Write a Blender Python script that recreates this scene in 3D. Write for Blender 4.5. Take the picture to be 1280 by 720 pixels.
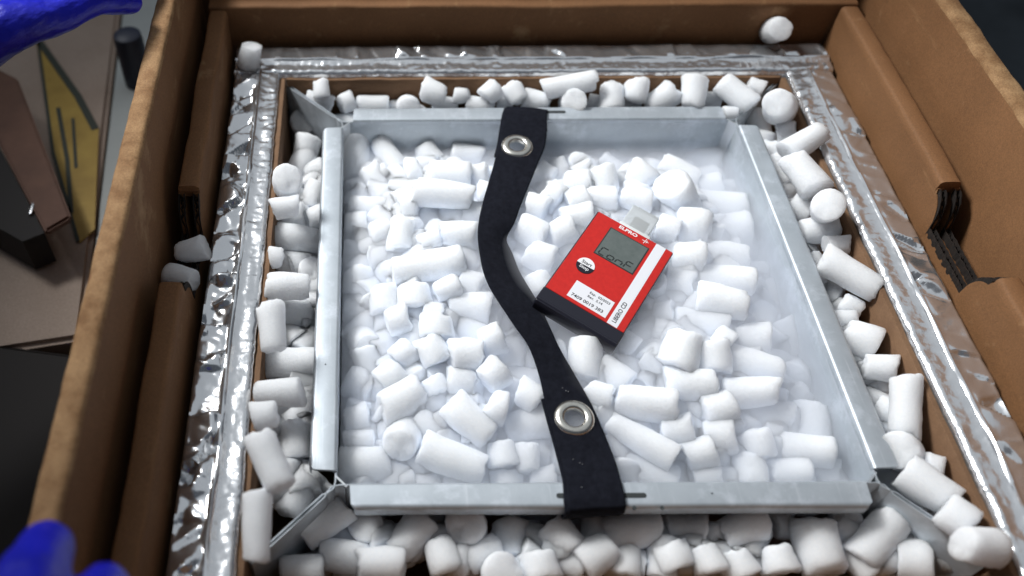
import bpy, bmesh, math, random
from mathutils import Vector, Matrix, noise as mnoise
R = math.radians
PI = math.pi
for o in list(bpy.data.objects):
    bpy.data.objects.remove(o)
scene = bpy.context.scene
COL = scene.collection

# ------------------------------------------------------------------ camera
cam_d = bpy.data.cameras.new('camera')
cam = bpy.data.objects.new('camera', cam_d)
COL.objects.link(cam)
cam.location = (-0.13236593, -0.36696874, 0.45146642)
cam.rotation_euler = (R(38.20788606), R(0.37447984), R(-0.09524695))
cam_d.sensor_width = 36.0
cam_d.lens = 36.0 * 1100.0 / 1280.0
cam_d.shift_x = (640.0 - 454.3426) / 1280.0
cam_d.clip_start = 0.01
cam_d.clip_end = 50
cam_d.dof.use_dof = True
cam_d.dof.focus_distance = 0.57
cam_d.dof.aperture_fstop = 4.0
scene.camera = cam

# ------------------------------------------------------------------ world, lamps, exposure
world = bpy.data.worlds.new('World')
scene.world = world
world.use_nodes = True
wb = world.node_tree.nodes['Background']
wb.inputs[0].default_value = (0.60, 0.70, 0.86, 1)
wb.inputs[1].default_value = 0.10

def area_lamp(name, loc, target, sx, sy, power, color):
    d = bpy.data.lights.new(name, 'AREA')
    d.shape = 'RECTANGLE'
    d.size = sx
    d.size_y = sy
    d.energy = power
    d.color = color
    o = bpy.data.objects.new(name, d)
    COL.objects.link(o)
    o.location = loc
    o.rotation_euler = (Vector(target) - Vector(loc)).to_track_quat('-Z', 'Y').to_euler()
    return o

# key light from upper left; spot cone added to brighten tray, darken edges
sd = bpy.data.lights.new('key_spot', 'SPOT')
sd.energy = 172
sd.spot_size = R(33)
sd.spot_blend = 1.0
sd.shadow_soft_size = 0.19
sd.color = (0.96, 0.98, 1.0)
so_ = bpy.data.objects.new('key_spot', sd)
COL.objects.link(so_)
so_.location = (-0.90, 0.62, 1.25)
so_.rotation_euler = (Vector((0.06, 0.01, 0)) - Vector(so_.location)).to_track_quat('-Z', 'Y').to_euler()
area_lamp('ceiling_panel_lamp', (0.1, 0.95, 2.1), (0.0, 0.0, 0), 3.4, 3.4, 14, (0.88, 0.94, 1.0))
scene.view_settings.view_transform = 'Standard'
scene.view_settings.look = 'None'
scene.view_settings.exposure = 0.0
scene.view_settings.gamma = 1.0
scene.view_settings.use_curve_mapping = False
scene.cycles.max_bounces = 16
scene.cycles.diffuse_bounces = 12
scene.cycles.glossy_bounces = 5
scene.cycles.volume_bounces = 8
scene.cycles.sample_clamp_indirect = 8.0
scene.cycles.caustics_reflective = False
scene.cycles.caustics_refractive = False

# ------------------------------------------------------------------ helpers
def tag(o, label=None, cat=None, group=None, kind=None):
    if label: o['label'] = label
    if cat: o['category'] = cat
    if group: o['group'] = group
    if kind: o['kind'] = kind
    return o

def link(name, me, mat=None, parent=None):
    o = bpy.data.objects.new(name, me)
    COL.objects.link(o)
    if mat and me is not None and len(me.materials) == 0:
        me.materials.append(mat)
    if parent is not None:
        o.parent = parent
    return o

def empty(name, loc=(0, 0, 0)):
    o = bpy.data.objects.new(name, None)
    o.empty_display_size = 0.01
    COL.objects.link(o)
    o.location = loc
    return o

def from_bm(name, bm, mat=None, parent=None, smooth=True, recalc=True, sharp=None):
    if recalc:
        bmesh.ops.recalc_face_normals(bm, faces=bm.faces)
    me = bpy.data.meshes.new(name)
    bm.to_mesh(me)
    bm.free()
    for p in me.polygons:
        p.use_smooth = smooth
    if sharp:
        me.set_sharp_from_angle(angle=R(sharp))
    return link(name, me, mat, parent)

def add_box(bm, x0, x1, y0, y1, z0, z1, bevel=0.0, seg=2):
    b2 = bmesh.new()
    v = [b2.verts.new((x, y, z)) for x in (x0, x1) for y in (y0, y1) for z in (z0, z1)]
    for f in ((0, 1, 3, 2), (4, 6, 7, 5), (0, 4, 5, 1), (2, 3, 7, 6), (0, 2, 6, 4), (1, 5, 7, 3)):
        b2.faces.new([v[i] for i in f])
    if bevel > 0:
        bmesh.ops.bevel(b2, geom=b2.edges[:], offset=bevel, segments=seg, profile=0.6, affect='EDGES')
    tmp = bpy.data.meshes.new('tmp')
    b2.to_mesh(tmp)
    b2.free()
    bm.from_mesh(tmp)
    bpy.data.meshes.remove(tmp)

def add_grid(bm, rows):
    """rows: list of equally long lists of points; returns the vert rows"""
    vs = [[bm.verts.new(p) for p in r] for r in rows]
    for a, b in zip(vs[:-1], vs[1:]):
        for i in range(len(a) - 1):
            bm.faces.new((a[i], a[i + 1], b[i + 1], b[i]))
    return vs

def add_sweep(bm, sections, closed=True, caps=True):
    """sections: list of closed point loops"""
    vs = [[bm.verts.new(p) for p in s] for s in sections]
    n = len(vs[0])
    for a, b in zip(vs[:-1], vs[1:]):
        for i in range(n if closed else n - 1):
            j = (i + 1) % n
            bm.faces.new((a[i], a[j], b[j], b[i]))
    if caps:
        bm.faces.new(vs[0][::-1])
        bm.faces.new(vs[-1])
    return vs

def add_tube(bm, pts, rad, n=10, caps=True):
    secs = []
    up = Vector((0.13, 0.21, 0.97))
    for i, p in enumerate(pts):
        p = Vector(p)
        a = Vector(pts[max(i - 1, 0)])
        b = Vector(pts[min(i + 1, len(pts) - 1)])
        t = (b - a).normalized()
        u = t.cross(up).normalized()
        w = t.cross(u)
        r = rad[i] if isinstance(rad, (list, tuple)) else rad
        secs.append([p + (u * math.cos(2 * PI * k / n) + w * math.sin(2 * PI * k / n)) * r for k in range(n)])
    add_sweep(bm, secs, True, caps)

def fbm(p, o=4):
    return mnoise.fractal(Vector(p), 1.0, 2.0, o)

def sstep(a, b, x):
    t = min(1, max(0, (x - a) / (b - a)))
    return t * t * (3 - 2 * t)

# ------------------------------------------------------------------ materials
def mat(name, base, rough=0.5, metal=0.0, **kw):
    m = bpy.data.materials.new(name)
    m.use_nodes = True
    b = m.node_tree.nodes['Principled BSDF']
    b.inputs['Base Color'].default_value = (*base, 1)
    b.inputs['Roughness'].default_value = rough
    b.inputs['Metallic'].default_value = metal
    for k, v in kw.items():
        b.inputs[k.replace('_', ' ')].default_value = v
    return m

def N(m, t, **kw):
    n = m.node_tree.nodes.new(t)
    for k, v in kw.items():
        if hasattr(n, k):
            setattr(n, k, v)
        else:
            n.inputs[k.replace('_', ' ')].default_value = v
    return n

def L(m, a, ao, b, bi):
    m.node_tree.links.new(a.outputs[ao], b.inputs[bi])

def coords(m, scale=(1, 1, 1), kind='Object'):
    tc = N(m, 'ShaderNodeTexCoord')
    mp = N(m, 'ShaderNodeMapping')
    mp.inputs['Scale'].default_value = scale
    L(m, tc, kind, mp, 'Vector')
    return mp

def noise_color(m, c0, c1, scale, detail=6, stretch=(1, 1, 1), lo=0.3, hi=0.7):
    b = m.node_tree.nodes['Principled BSDF']
    mp = coords(m, stretch)
    n = N(m, 'ShaderNodeTexNoise', Scale=scale, Detail=detail, Roughness=0.65)
    L(m, mp, 0, n, 'Vector')
    r = N(m, 'ShaderNodeValToRGB')
    r.color_ramp.elements[0].position = lo
    r.color_ramp.elements[1].position = hi
    r.color_ramp.elements[0].color = (*c0, 1)
    r.color_ramp.elements[1].color = (*c1, 1)
    L(m, n, 'Fac', r, 'Fac')
    L(m, r, 'Color', b, 'Base Color')
    return r

def add_bump(m, scale, strength, dist, detail=4, stretch=(1, 1, 1), tex='ShaderNodeTexNoise', prev=None):
    b = m.node_tree.nodes['Principled BSDF']
    mp = coords(m, stretch)
    n = N(m, tex, Scale=scale)
    if tex == 'ShaderNodeTexNoise':
        n.inputs['Detail'].default_value = detail
    L(m, mp, 0, n, 'Vector')
    bp = N(m, 'ShaderNodeBump', Strength=strength, Distance=dist)
    L(m, n, 0, bp, 'Height')
    if prev:
        L(m, prev, 0, bp, 'Normal')
    L(m, bp, 0, b, 'Normal')
    return bp

def mix_speckle(m, ramp, scale, amount):
    """fine fibre speckle multiplied over a colour ramp"""
    b = m.node_tree.nodes['Principled BSDF']
    mp = coords(m, (1, 1, 1))
    n = N(m, 'ShaderNodeTexNoise', Scale=scale, Detail=3, Roughness=0.8)
    L(m, mp, 0, n, 'Vector')
    mr = N(m, 'ShaderNodeMapRange')
    mr.inputs['From Min'].default_value = 0.3
    mr.inputs['From Max'].default_value = 0.7
    mr.inputs['To Min'].default_value = 1 - amount
    mr.inputs['To Max'].default_value = 1 + amount
    L(m, n, 'Fac', mr, 'Value')
    mx = N(m, 'ShaderNodeVectorMath', operation='SCALE')
    L(m, ramp, 'Color', mx, 0)
    L(m, mr, 0, mx, 'Scale')
    L(m, mx, 0, b, 'Base Color')

M = {}
m = M['kraft'] = mat('kraft', (0.3, 0.15, 0.06), 0.78)
r_ = noise_color(m, (0.180, 0.080, 0.028), (0.250, 0.116, 0.044), 9, 8)
mix_speckle(m, r_, 1000, 0.28)
def scuffs(m, color, scale, lo, hi, fac, stretch=(1, 1, 1)):
    """sparse worn patches mixed over whatever drives the base colour"""
    b = m.node_tree.nodes['Principled BSDF']
    src = b.inputs['Base Color'].links[0].from_socket
    mp = coords(m, stretch)
    n = N(m, 'ShaderNodeTexNoise', Scale=scale, Detail=7, Roughness=0.7)
    L(m, mp, 0, n, 'Vector')
    mr = N(m, 'ShaderNodeMapRange')
    mr.inputs['From Min'].default_value = lo
    mr.inputs['From Max'].default_value = hi
    mr.inputs['To Max'].default_value = fac
    L(m, n, 'Fac', mr, 'Value')
    mx = N(m, 'ShaderNodeMix', data_type='RGBA')
    L(m, mr, 0, mx, 0)
    m.node_tree.links.new(src, mx.inputs[6])
    mx.inputs[7].default_value = (*color, 1)
    m.node_tree.links.new(mx.outputs[2], b.inputs['Base Color'])
scuffs(m, (0.50, 0.31, 0.155), 21, 0.58, 0.74, 0.7)
scuffs(m, (0.42, 0.24, 0.11), 60, 0.60, 0.70, 0.5, (1, 0.12, 1))
scuffs(m, (0.10, 0.042, 0.014), 30, 0.66, 0.78, 0.6)
b1 = add_bump(m, 1400, 0.25, 0.0004)
b2 = add_bump(m, 130, 0.12, 0.0012, stretch=(1, 0.15, 1), prev=b1)
b3 = add_bump(m, 34, 0.15, 0.0014, prev=b2)
bw = N(m, 'ShaderNodeTexWave', Scale=23.0, Distortion=0.6)
bw.bands_direction = 'DIAGONAL'
mpw = coords(m, (1, 1, 0.0))
L(m, mpw, 0, bw, 'Vector')
bpw = N(m, 'ShaderNodeBump', Strength=0.10, Distance=0.0012)
L(m, bw, 'Fac', bpw, 'Height')
L(m, b3, 0, bpw, 'Normal')
L(m, bpw, 0, m.node_tree.nodes['Principled BSDF'], 'Normal')
m = M['kraft_worn'] = mat('kraft_worn', (0.45, 0.27, 0.12), 0.85)
r_ = noise_color(m, (0.22, 0.108, 0.04), (0.38, 0.22, 0.10), 70, 6, lo=0.35, hi=0.62)
mix_speckle(m, r_, 900, 0.3)
add_bump(m, 500, 0.5, 0.0008)
m = M['kraft_cut_shade'] = mat('kraft_cut_shade', (0.10, 0.055, 0.028), 0.9)
r_ = noise_color(m, (0.004, 0.003, 0.002), (0.022, 0.012, 0.007), 300, 4)  # near black: shade inside the notch put into the cut-edge colour
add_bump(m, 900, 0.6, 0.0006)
m = M['liner_board'] = mat('liner_board', (0.25, 0.145, 0.075), 0.85)
r_ = noise_color(m, (0.15, 0.078, 0.038), (0.22, 0.122, 0.062), 40, 5)
mix_speckle(m, r_, 1100, 0.22)
add_bump(m, 1200, 0.3, 0.0003)

m = M['foil'] = mat('foil', (0.80, 0.805, 0.81), 0.19, 0.9)
b1 = add_bump(m, 90, 0.10, 0.003, detail=2)
m = M['foil_fine'] = mat('foil_fine', (0.80, 0.805, 0.81), 0.24, 0.9)
b1 = add_bump(m, 260, 0.20, 0.0015, detail=2)

m = M['zinc'] = mat('zinc', (0.5, 0.5, 0.5), 0.5, 0.6)
noise_color(m, (0.45, 0.49, 0.52), (0.54, 0.58, 0.61), 45, 6)
scuffs(m, (0.74, 0.78, 0.83), 38, 0.52, 0.70, 0.75)
scuffs(m, (0.66, 0.69, 0.72), 260, 0.58, 0.66, 0.5, (1, 0.03, 1))
scuffs(m, (0.30, 0.33, 0.34), 420, 0.68, 0.74, 0.6)
b1 = add_bump(m, 300, 0.06, 0.0004, stretch=(1, 1, 0.06))
m = M['zinc_edge'] = mat('zinc_edge', (0.75, 0.77, 0.78), 0.3, 0.9)
m = M['slot_dark'] = mat('slot_dark', (0.03, 0.035, 0.035), 0.8)

m = M['ice'] = mat('ice', (0.915, 0.95, 0.995), 0.58)
b = m.node_tree.nodes['Principled BSDF']
b.inputs['Subsurface Weight'].default_value = 1.0
b.inputs['Subsurface Radius'].default_value = (0.020, 0.020, 0.0205)
b.inputs['Subsurface Scale'].default_value = 1.0
b.inputs['IOR'].default_value = 1.3
b.inputs['Specular IOR Level'].default_value = 0.25
noise_color(m, (0.86, 0.905, 0.965), (0.945, 0.970, 1.0), 7, 6)
b1 = add_bump(m, 4, 0.12, 0.05, detail=5)
add_bump(m, 22, 0.22, 0.015, detail=3, prev=b1)

m = M['frost'] = mat('frost', (0.90, 0.92, 0.95), 0.7)
m = M['webbing'] = mat('webbing', (0.010, 0.011, 0.016), 0.95, Specular_IOR_Level=0.15)
noise_color(m, (0.004, 0.0045, 0.008), (0.010, 0.011, 0.017), 260, 4)
b1 = add_bump(m, 1500, 0.5, 0.0004, detail=2)
m = M['webbing_fluff'] = mat('webbing_fluff', (0.35, 0.35, 0.38), 0.9)
m = M['grommet'] = mat('grommet', (0.74, 0.71, 0.63), 0.26, 1.0)
noise_color(m, (0.62, 0.59, 0.52), (0.80, 0.77, 0.70), 180, 4)

m = M['red_plastic'] = mat('red_plastic', (0.66, 0.022, 0.014), 0.38)
noise_color(m, (0.52, 0.014, 0.010), (0.60, 0.019, 0.013), 300, 3)
add_bump(m, 2500, 0.12, 0.0001)
m = M['black_plastic'] = mat('black_plastic', (0.012, 0.012, 0.020), 0.32)
add_bump(m, 2200, 0.15, 0.0001)
m = M['label_white'] = mat('label_white', (0.80, 0.80, 0.82), 0.5)
m = M['print_black'] = mat('print_black', (0.012, 0.012, 0.015), 0.6)
m = M['print_white'] = mat('print_white', (0.85, 0.84, 0.84), 0.5)
m = M['lcd'] = mat('lcd', (0.115, 0.135, 0.125), 0.22)
noise_color(m, (0.10, 0.12, 0.112), (0.135, 0.155, 0.145), 120, 3)
m = M['lcd_frame'] = mat('lcd_frame', (0.03, 0.035, 0.033), 0.4)
m = M['lcd_segment'] = mat('lcd_segment', (0.022, 0.027, 0.025), 0.4)
m = M['clear_plastic'] = mat('clear_plastic', (0.90, 0.93, 0.92), 0.3)
b = m.node_tree.nodes['Principled BSDF']
b.inputs['Transmission Weight'].default_value = 0.55
b.inputs['IOR'].default_value = 1.25
m = M['plug_grey'] = mat('plug_grey', (0.72, 0.76, 0.74), 0.5, 0.0)

m = M['nitrile'] = mat('nitrile', (0.004, 0.006, 0.50), 0.42)
noise_color(m, (0.003, 0.005, 0.40), (0.006, 0.010, 0.58), 55, 4)
b1 = add_bump(m, 900, 0.2, 0.0004)
b2 = add_bump(m, 60, 0.5, 0.006, detail=4, stretch=(1, 0.35, 1), prev=b1)
add_bump(m, 150, 0.35, 0.002, detail=3, prev=b2)

m = M['concrete'] = mat('concrete', (0.30, 0.31, 0.29), 0.75)
noise_color(m, (0.42, 0.44, 0.415), (0.56, 0.58, 0.55), 6, 8)
add_bump(m, 40, 0.3, 0.004)
m = M['dark_mat'] = mat('dark_mat', (0.012, 0.015, 0.018), 0.8)
noise_color(m, (0.020, 0.026, 0.031), (0.055, 0.066, 0.076), 10, 6)
m = M['pale_kraft'] = mat('pale_kraft', (0.32, 0.225, 0.155), 0.7)
r_ = noise_color(m, (0.36, 0.265, 0.20), (0.46, 0.35, 0.275), 9, 5)
mix_speckle(m, r_, 500, 0.15)
m = M['red_kraft'] = mat('red_kraft', (0.085, 0.035, 0.018), 0.7)
noise_color(m, (0.10, 0.042, 0.022), (0.16, 0.072, 0.04), 30, 5)
m = M['yellow_label'] = mat('yellow_label', (0.40, 0.25, 0.035), 0.55)
noise_color(m, (0.36, 0.215, 0.025), (0.50, 0.32, 0.05), 30, 4)
m = M['label_black'] = mat('label_black', (0.03, 0.035, 0.02), 0.6)
m = M['shade_black'] = mat('shade_black', (0.012, 0.008, 0.006), 0.75)  # near-black colour for deep background shade and the sleeve interior
m = M['navy'] = mat('navy', (0.008, 0.012, 0.03), 0.5)
m = M['highlight_metal'] = mat('highlight_metal', (0.7, 0.7, 0.7), 0.25, 1.0)
# ================================================================== setting
bm = bmesh.new()
add_grid(bm, [[(x, y, -0.40) for x in (-3, 3)] for y in (-2, 4)])
tag(from_bm('floor', bm, M['concrete'], smooth=False), kind='structure')
bm = bmesh.new()   # dark rubber mat on the right
add_box(bm, 0.33, 1.6, -0.6, 1.9, -0.397, -0.385, 0.003)
tag(from_bm('floor_mat', bm, M['dark_mat']), 'dark rubbery floor covering beyond the right carton wall', 'floor mat')

# ================================================================== outer carton
def rounded_wall_profile(t, z0, z1, rr, lean=0.0, n=6):
    """closed loop (offset across the wall, z): inner face at 0, outer at t"""
    pr = [(0, z0), (lean * 0.3, (z0 + z1) / 2), (lean, z1 - rr)]
    for k in range(1, n):
        a = PI * k / n
        ca, sa = math.cos(a), math.sin(a)
        pr.append((lean + t / 2 - math.copysign(abs(ca) ** 0.6, ca) * t / 2, z1 - rr + sa ** 0.6 * rr))
    pr += [(lean + t, z1 - rr), (t, (z0 + z1) / 2), (t, z0)]
    return pr

def wall_run(bm, axis, c, sgn, a0, a1, prof, n=60, amp=0.0006, seed=0.0):
    """sweep a profile along x or y; c is the inner face, sgn the outward direction"""
    secs = []
    for i in range(n + 1):
        s = a0 + (a1 - a0) * i / n
        loop = []
        for (o, z) in prof:
            w = amp * fbm((s * 14 + seed, z * 30, seed), 3) + amp * 0.7 * fbm((s * 90, z * 90, seed + 5), 2)
            d = c + sgn * (o + w)
            p = (d, s, z + w * 0.6) if axis == 'y' else (s, d, z + w * 0.6)
            loop.append(p)
        secs.append(loop)
    add_sweep(bm, secs)

carton = tag(empty('cardboard_carton', (0, 0, -0.398)), 'brown corrugated carton with thick rolled walls round the foil lined ice', 'carton')
def part(name, bm, mt, parent, **kw):
    o = from_bm(name, bm, mt, None, **kw)
    o.parent = parent
    o.matrix_parent_inverse = Matrix.Translation(-parent.location)
    return o

pr = rounded_wall_profile(0.0135, -0.397, 0.094, 0.0058, 0.002, 8)
for (ax, c, sg, a0, a1) in (('y', 0.2635, 1, -0.262, 0.2615), ('y', -0.2635, -1, -0.262, 0.2615), ('x', 0.262, 1, -0.279, 0.279), ('x', -0.2625, -1, -0.279, 0.279)):
    bm = bmesh.new()
    wall_run(bm, ax, c, sg, a0, a1, pr, 70, 0.0005, a0 + c)
    w = part('wall', bm, M['kraft'], carton, sharp=60)
    # worn fold along the top of the wall
    bm = bmesh.new()
    secs = []
    n = 150
    for i in range(n + 1):
        s = a0 + 0.002 + (a1 - a0 - 0.004) * i / n
        loop = []
        for k in range(9):
            a = PI * (0.06 + 0.88 * k / 8)
            ca, sa = math.cos(a), math.sin(a)
            o = 0.002 + 0.00675 - math.copysign(abs(ca) ** 0.6, ca) * 0.0070
            z = 0.0884 + sa ** 0.6 * 0.0062
            w_ = 0.0004 * fbm((s * 60, k * 0.7, c * 7), 4)
            d = c + sg * (o + w_)
            loop.append((d, s, z + w_) if ax == 'y' else (s, d, z + w_))
        secs.append(loop)
    add_sweep(bm, secs, closed=False, caps=False)
    f = part('worn_fold', bm, M['kraft_worn'], w)
    f.matrix_parent_inverse = w.matrix_parent_inverse.copy() if False else Matrix.Identity(4)
bm = bmesh.new()
add_box(bm, -0.278, 0.278, -0.275, 0.275, -0.3985, -0.3945)
part('base', bm, M['kraft'], carton, smooth=False)

# ------------------------------------------------------------------ inner rolled tray of the carton (double walls with thumb notches)
insert = tag(empty('cardboard_insert', (0, 0, -0.11)), 'inner cardboard frame of rolled double walls with a thumb notch each side', 'cardboard frame')
IN0 = 0.2385
TOP = 0.043
def notch_top(y, has):
    """height of the sheets along the wall"""
    full = TOP - 0.006
    if not has: return full
    y = abs(y - 0.0)
    if y > 0.040: return full
    if y > 0.026:
        t = (0.040 - y) / 0.014
        return full - (full - 0.014) * (1 - math.sqrt(max(0, 1 - t * t)) if t < 0.999 else 1)
    return 0.013
def run_pts(a0, a1, has):
    ys = [a0 + (a1 - a0) * i / 56 for i in range(57)]
    if has:
        ys += [s * v for s in (-1, 1) for v in (0.0405, 0.04, 0.0392, 0.038, 0.036, 0.034, 0.032, 0.030, 0.028, 0.0268, 0.026, 0.024, 0.016, 0.008)]
    return sorted(ys)
def sheet(axis, c, sg, off, t, lean, a0, a1, has, seed):
    bm = bmesh.new()
    secs = []
    for s in run_pts(a0, a1, has):
        zt = notch_top(s, has) - (0.0035 if has and abs(s) < 0.0388 else 0)
        loop = []
        for (o, z) in ((0, -0.11), (lean * 0.3, -0.03), (lean * 0.8, zt), (lean * 0.8 + t, zt), (lean * 0.3 + t, -0.03), (t, -0.11)):
            w = 0.0011 * fbm((s * 12 + seed, z * 22, seed), 3)
            d = c + sg * (off + o + w)
            loop.append((d, s, z) if axis == 'y' else (s, d, z))
        secs.append(loop)
    add_sweep(bm, secs)
    return bm
def fluting(axis, c, sg, off, t, lean, a0, a1):
    """cut edge of the corrugated board: liner, wave, liner standing proud of the sheet"""
    bm = bmesh.new()
    n = 200
    ys = [a0 + (a1 - a0) * i / n for i in range(n + 1)]
    for kind in range(3):
        secs = []
        for s in ys:
            z = notch_top(s, True)
            if kind == 0: u = 0.0003
            elif kind == 1: u = t / 2 + math.sin(s * 2 * PI / 0.0034) * (t / 2 - 0.0012)
            else: u = t - 0.0003
            h = 0.00035 if kind != 1 else 0.00018
            j = 0.0004 * fbm((s * 300, kind, off), 2)
            lo = []
            for (du, dz) in ((-h, -0.005), (-h, 0.0004 - 0.0012 * (kind == 1)), (h, 0.0004 - 0.0012 * (kind == 1)), (h, -0.005)):
                d = c + sg * (off + lean * 0.8 + u + du + j)
                lo.append((d, s, z + dz + j) if axis == 'y' else (s, d, z + dz + j))
            secs.append(lo)
        add_sweep(bm, secs)
    return bm
for (ax, c, sg, a0, a1, has) in (('y', IN0, 1, -0.2385, 0.2335, True), ('y', -IN0, -1, -0.2385, 0.2335, True), ('x', 0.2345, 1, -0.2565, 0.2565, False), ('x', -0.240, -1, -0.2565, 0.2565, False)):
    lean = 0.0045
    w = part('rolled_wall', sheet(ax, c, sg, 0.0, 0.004, lean, a0, a1, has, c + 3), M['kraft'], insert, sharp=50)
    o = part('outer_sheet', sheet(ax, c, sg, 0.0095, 0.004, lean, a0, a1, has, c + 4), M['kraft'], w, sharp=50)
    o.matrix_parent_inverse = Matrix.Identity(4)
    runs = ((a0, -0.0402), (0.0402, a1)) if has else ((a0, a1),)
    for (b0, b1) in runs:
        bm = bmesh.new()
        secs = []
        n = max(8, int((b1 - b0) / 0.006))
        for i in range(n + 1):
            s = b0 + (b1 - b0) * i / n
            loop = []
            zt = TOP - 0.006
            q = [(0.0, zt - 0.004)]
            for k in range(9):
                a = PI * k / 8
                ca, sa = math.cos(a), math.sin(a)
                q.append((0.00675 - math.copysign(abs(ca) ** 0.45, ca) * 0.00685, zt + 0.0001 + sa ** 0.45 * 0.0058))
            q.append((0.0135, zt - 0.004))
            for (o_, z) in q:
                w_ = 0.0011 * fbm((s * 12 + c + 3, z * 22, c + 3), 3) + 0.0003 * fbm((s * 100, z * 100, c), 2)
                d = c + sg * (lean * 0.8 + o_ + w_ - 0.0002 * (1 if o_ < 0.005 else -1))
                loop.append((d, s, z + w_ * 0.7) if ax == 'y' else (s, d, z + w_ * 0.7))
            secs.append(loop)
        add_sweep(bm, secs)
        o = part('rolled_edge', bm, M['kraft'], w, sharp=60)
        o.matrix_parent_inverse = Matrix.Identity(4)
    if has:
        for off in (0.0, 0.0095):
            o = part('fluted_edge', fluting(ax, c, sg, off, 0.004, lean, -0.0385, 0.0385), M['kraft_cut_shade'], w, smooth=False)
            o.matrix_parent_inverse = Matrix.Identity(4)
        bm = bmesh.new()
        secs = []
        for s in [-0.0385 + 0.077 * i / 60 for i in range(61)]:
            z = notch_top(s, True)
            lo = []
            for (u, dz) in ((0.0045, -0.032), (0.0045, -0.030), (0.009, -0.030), (0.009, -0.032)):
                d = c + sg * (lean * 0.8 + u)
                lo.append((d, s, z + dz))
            secs.append(lo)
        add_sweep(bm, secs)
        o = part('gap_shade_strip', bm, M['kraft_cut_shade'], w, smooth=False)  # dark strip standing in for the shade between the two sheets
        o.matrix_parent_inverse = Matrix.Identity(4)

# ================================================================== foil panels
FI, FO = 0.2005, 0.2365      # inner and outer edge of the foil
def facets(s, u, fs, fu, seed, tilt):
    """crumpled film: tilted facets that meet in creases"""
    p = Vector((s * fs, u * fu, seed))
    d, c = mnoise.voronoi(p)
    h = []
    for k in (0, 1):
        q = c[k]
        hs = mnoise.noise(q * 7.3 + Vector((seed, 0, 0)))
        hu = mnoise.noise(q * 7.3 + Vector((0, seed, 5)))
        o = mnoise.noise(q * 7.3 + Vector((3, 1, seed)))
        h.append(tilt * (2.2 * hs * (p.x - q.x) / fs + 1.6 * hu * (p.y - q.y) / fu + 0.35 * o / fs))
    t = min(1.0, (d[1] - d[0]) / 0.13)
    return h[0] * (0.5 + 0.5 * t) + h[1] * (0.5 - 0.5 * t)
def crease(s, u, seed):
    return facets(s + 0.35 * u, u, 70, 30, seed, 0.34) + facets(s - 0.5 * u, u, 150, 80, seed + 4, 0.10) + 0.0007 * fbm((s * 30, u * 40, seed), 2)
def fine(s, u, seed):
    return facets(s, u, 230, 200, seed + 2, 0.20)
def foil_panel(name_label, axis, sg, a0, a1, fi, fo, seed, za=0.010, rough=1.0):
    """outer wrinkled band, raised seam, inner crumpled band and the skirts on both sides"""
    n = int((a1 - a0) / 0.0012)
    W = fo - fi
    us_in = [0, 0.0, 0.015, 0.05, 0.10, 0.15, 0.20, 0.25, 0.30, 0.35, 0.385]
    us_out = [0.385, 0.41, 0.435, 0.46, 0.49, 0.53, 0.58, 0.63, 0.68, 0.73, 0.78, 0.83, 0.88, 0.93, 0.97, 1.0, 1.005]
    root = None
    res = []
    for band, us in (('inner', us_in), ('outer', us_out)):
        bm = bmesh.new()
        rows = []
        for i in range(n + 1):
            s = a0 + (a1 - a0) * i / n
            row = []
            wob = 0.0010 * fbm((s * 22, seed, 1.5), 3)
            for k, u in enumerate(us):
                env = sstep(0, 0.06, u) * (1 - sstep(0.95, 1.0, u))
                if band == 'inner':
                    z = za + fine(s, u * W, seed) * env * (1 - 0.8 * sstep(0.27, 0.37, u)) + 0.0006 * fbm((s * 45, u * 6, seed), 2) * env - 0.0022 * (1 - sstep(0, 0.045, u))
                    z += 0.0012 * sstep(0.30, 0.385, u)
                    if k == 0: z = -0.10
                    ww = wob * 0.6 + 0.0005 * fbm((s * 160, seed, 3), 2)
                else:
                    base = za - 0.0008 * sstep(0.5, 1.0, u)
                    ridge = 0.0026 * math.exp(-((u - 0.425) / 0.028) ** 2) * (1 + 0.6 * fbm((s * 26, seed, 8), 2))
                    z = base + ridge + rough * crease(s, u * W, seed) * sstep(0.45, 0.58, u) * (1 - 0.7 * sstep(0.88, 1.0, u))
                    if u <= 0.386: z = za + 0.0012 + 0.2 * fine(s, u * W, seed) + 0.0006 * fbm((s * 45, u * 6, seed), 2)
                    z -= 0.003 * sstep(0.965, 1.0, u)
                    if k == len(us) - 1: z = -0.10
                    ww = wob * (1 - u) * 0.6 + 0.0004 * fbm((s * 60, seed, 4), 2) * sstep(0.8, 1, u)
                d = sg * (fi + W * u + ww)
                row.append((d, s, z) if axis == 'y' else (s, d, z))
            rows.append(row)
        add_grid(bm, rows)
        res.append(bm)
    root = from_bm('foil_panel', res[1], M['foil'], None, recalc=True, sharp=75)
    tag(root, name_label, 'foil panel', 'foil wrapped insulation panels lining the carton')
    c = from_bm('crumpled_edge', res[0], M['foil_fine'], root, sharp=75)
    # closed ends
    for s in (a0, a1):
        pass
    return root
foil_panel('silver foil panel along the left wall with mirror bright cross creases', 'y', -1, -0.24, 0.1985, FI, FO, 1.7)
foil_panel('silver foil panel along the right wall reflecting the brown cardboard', 'y', 1, -0.24, 0.1965, FI - 0.001, FO, 4.2, 0.010, 0.6)
foil_panel('silver foil panel along the far wall under one stray pellet', 'x', 1, -0.2365, 0.2365, 0.1965, 0.2315, 7.9, 0.011, 0.65)
foil_panel('silver foil panel along the near wall nearest the camera', 'x', -1, -0.1985, 0.1985, 0.2100, 0.2390, 11.3)

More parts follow.
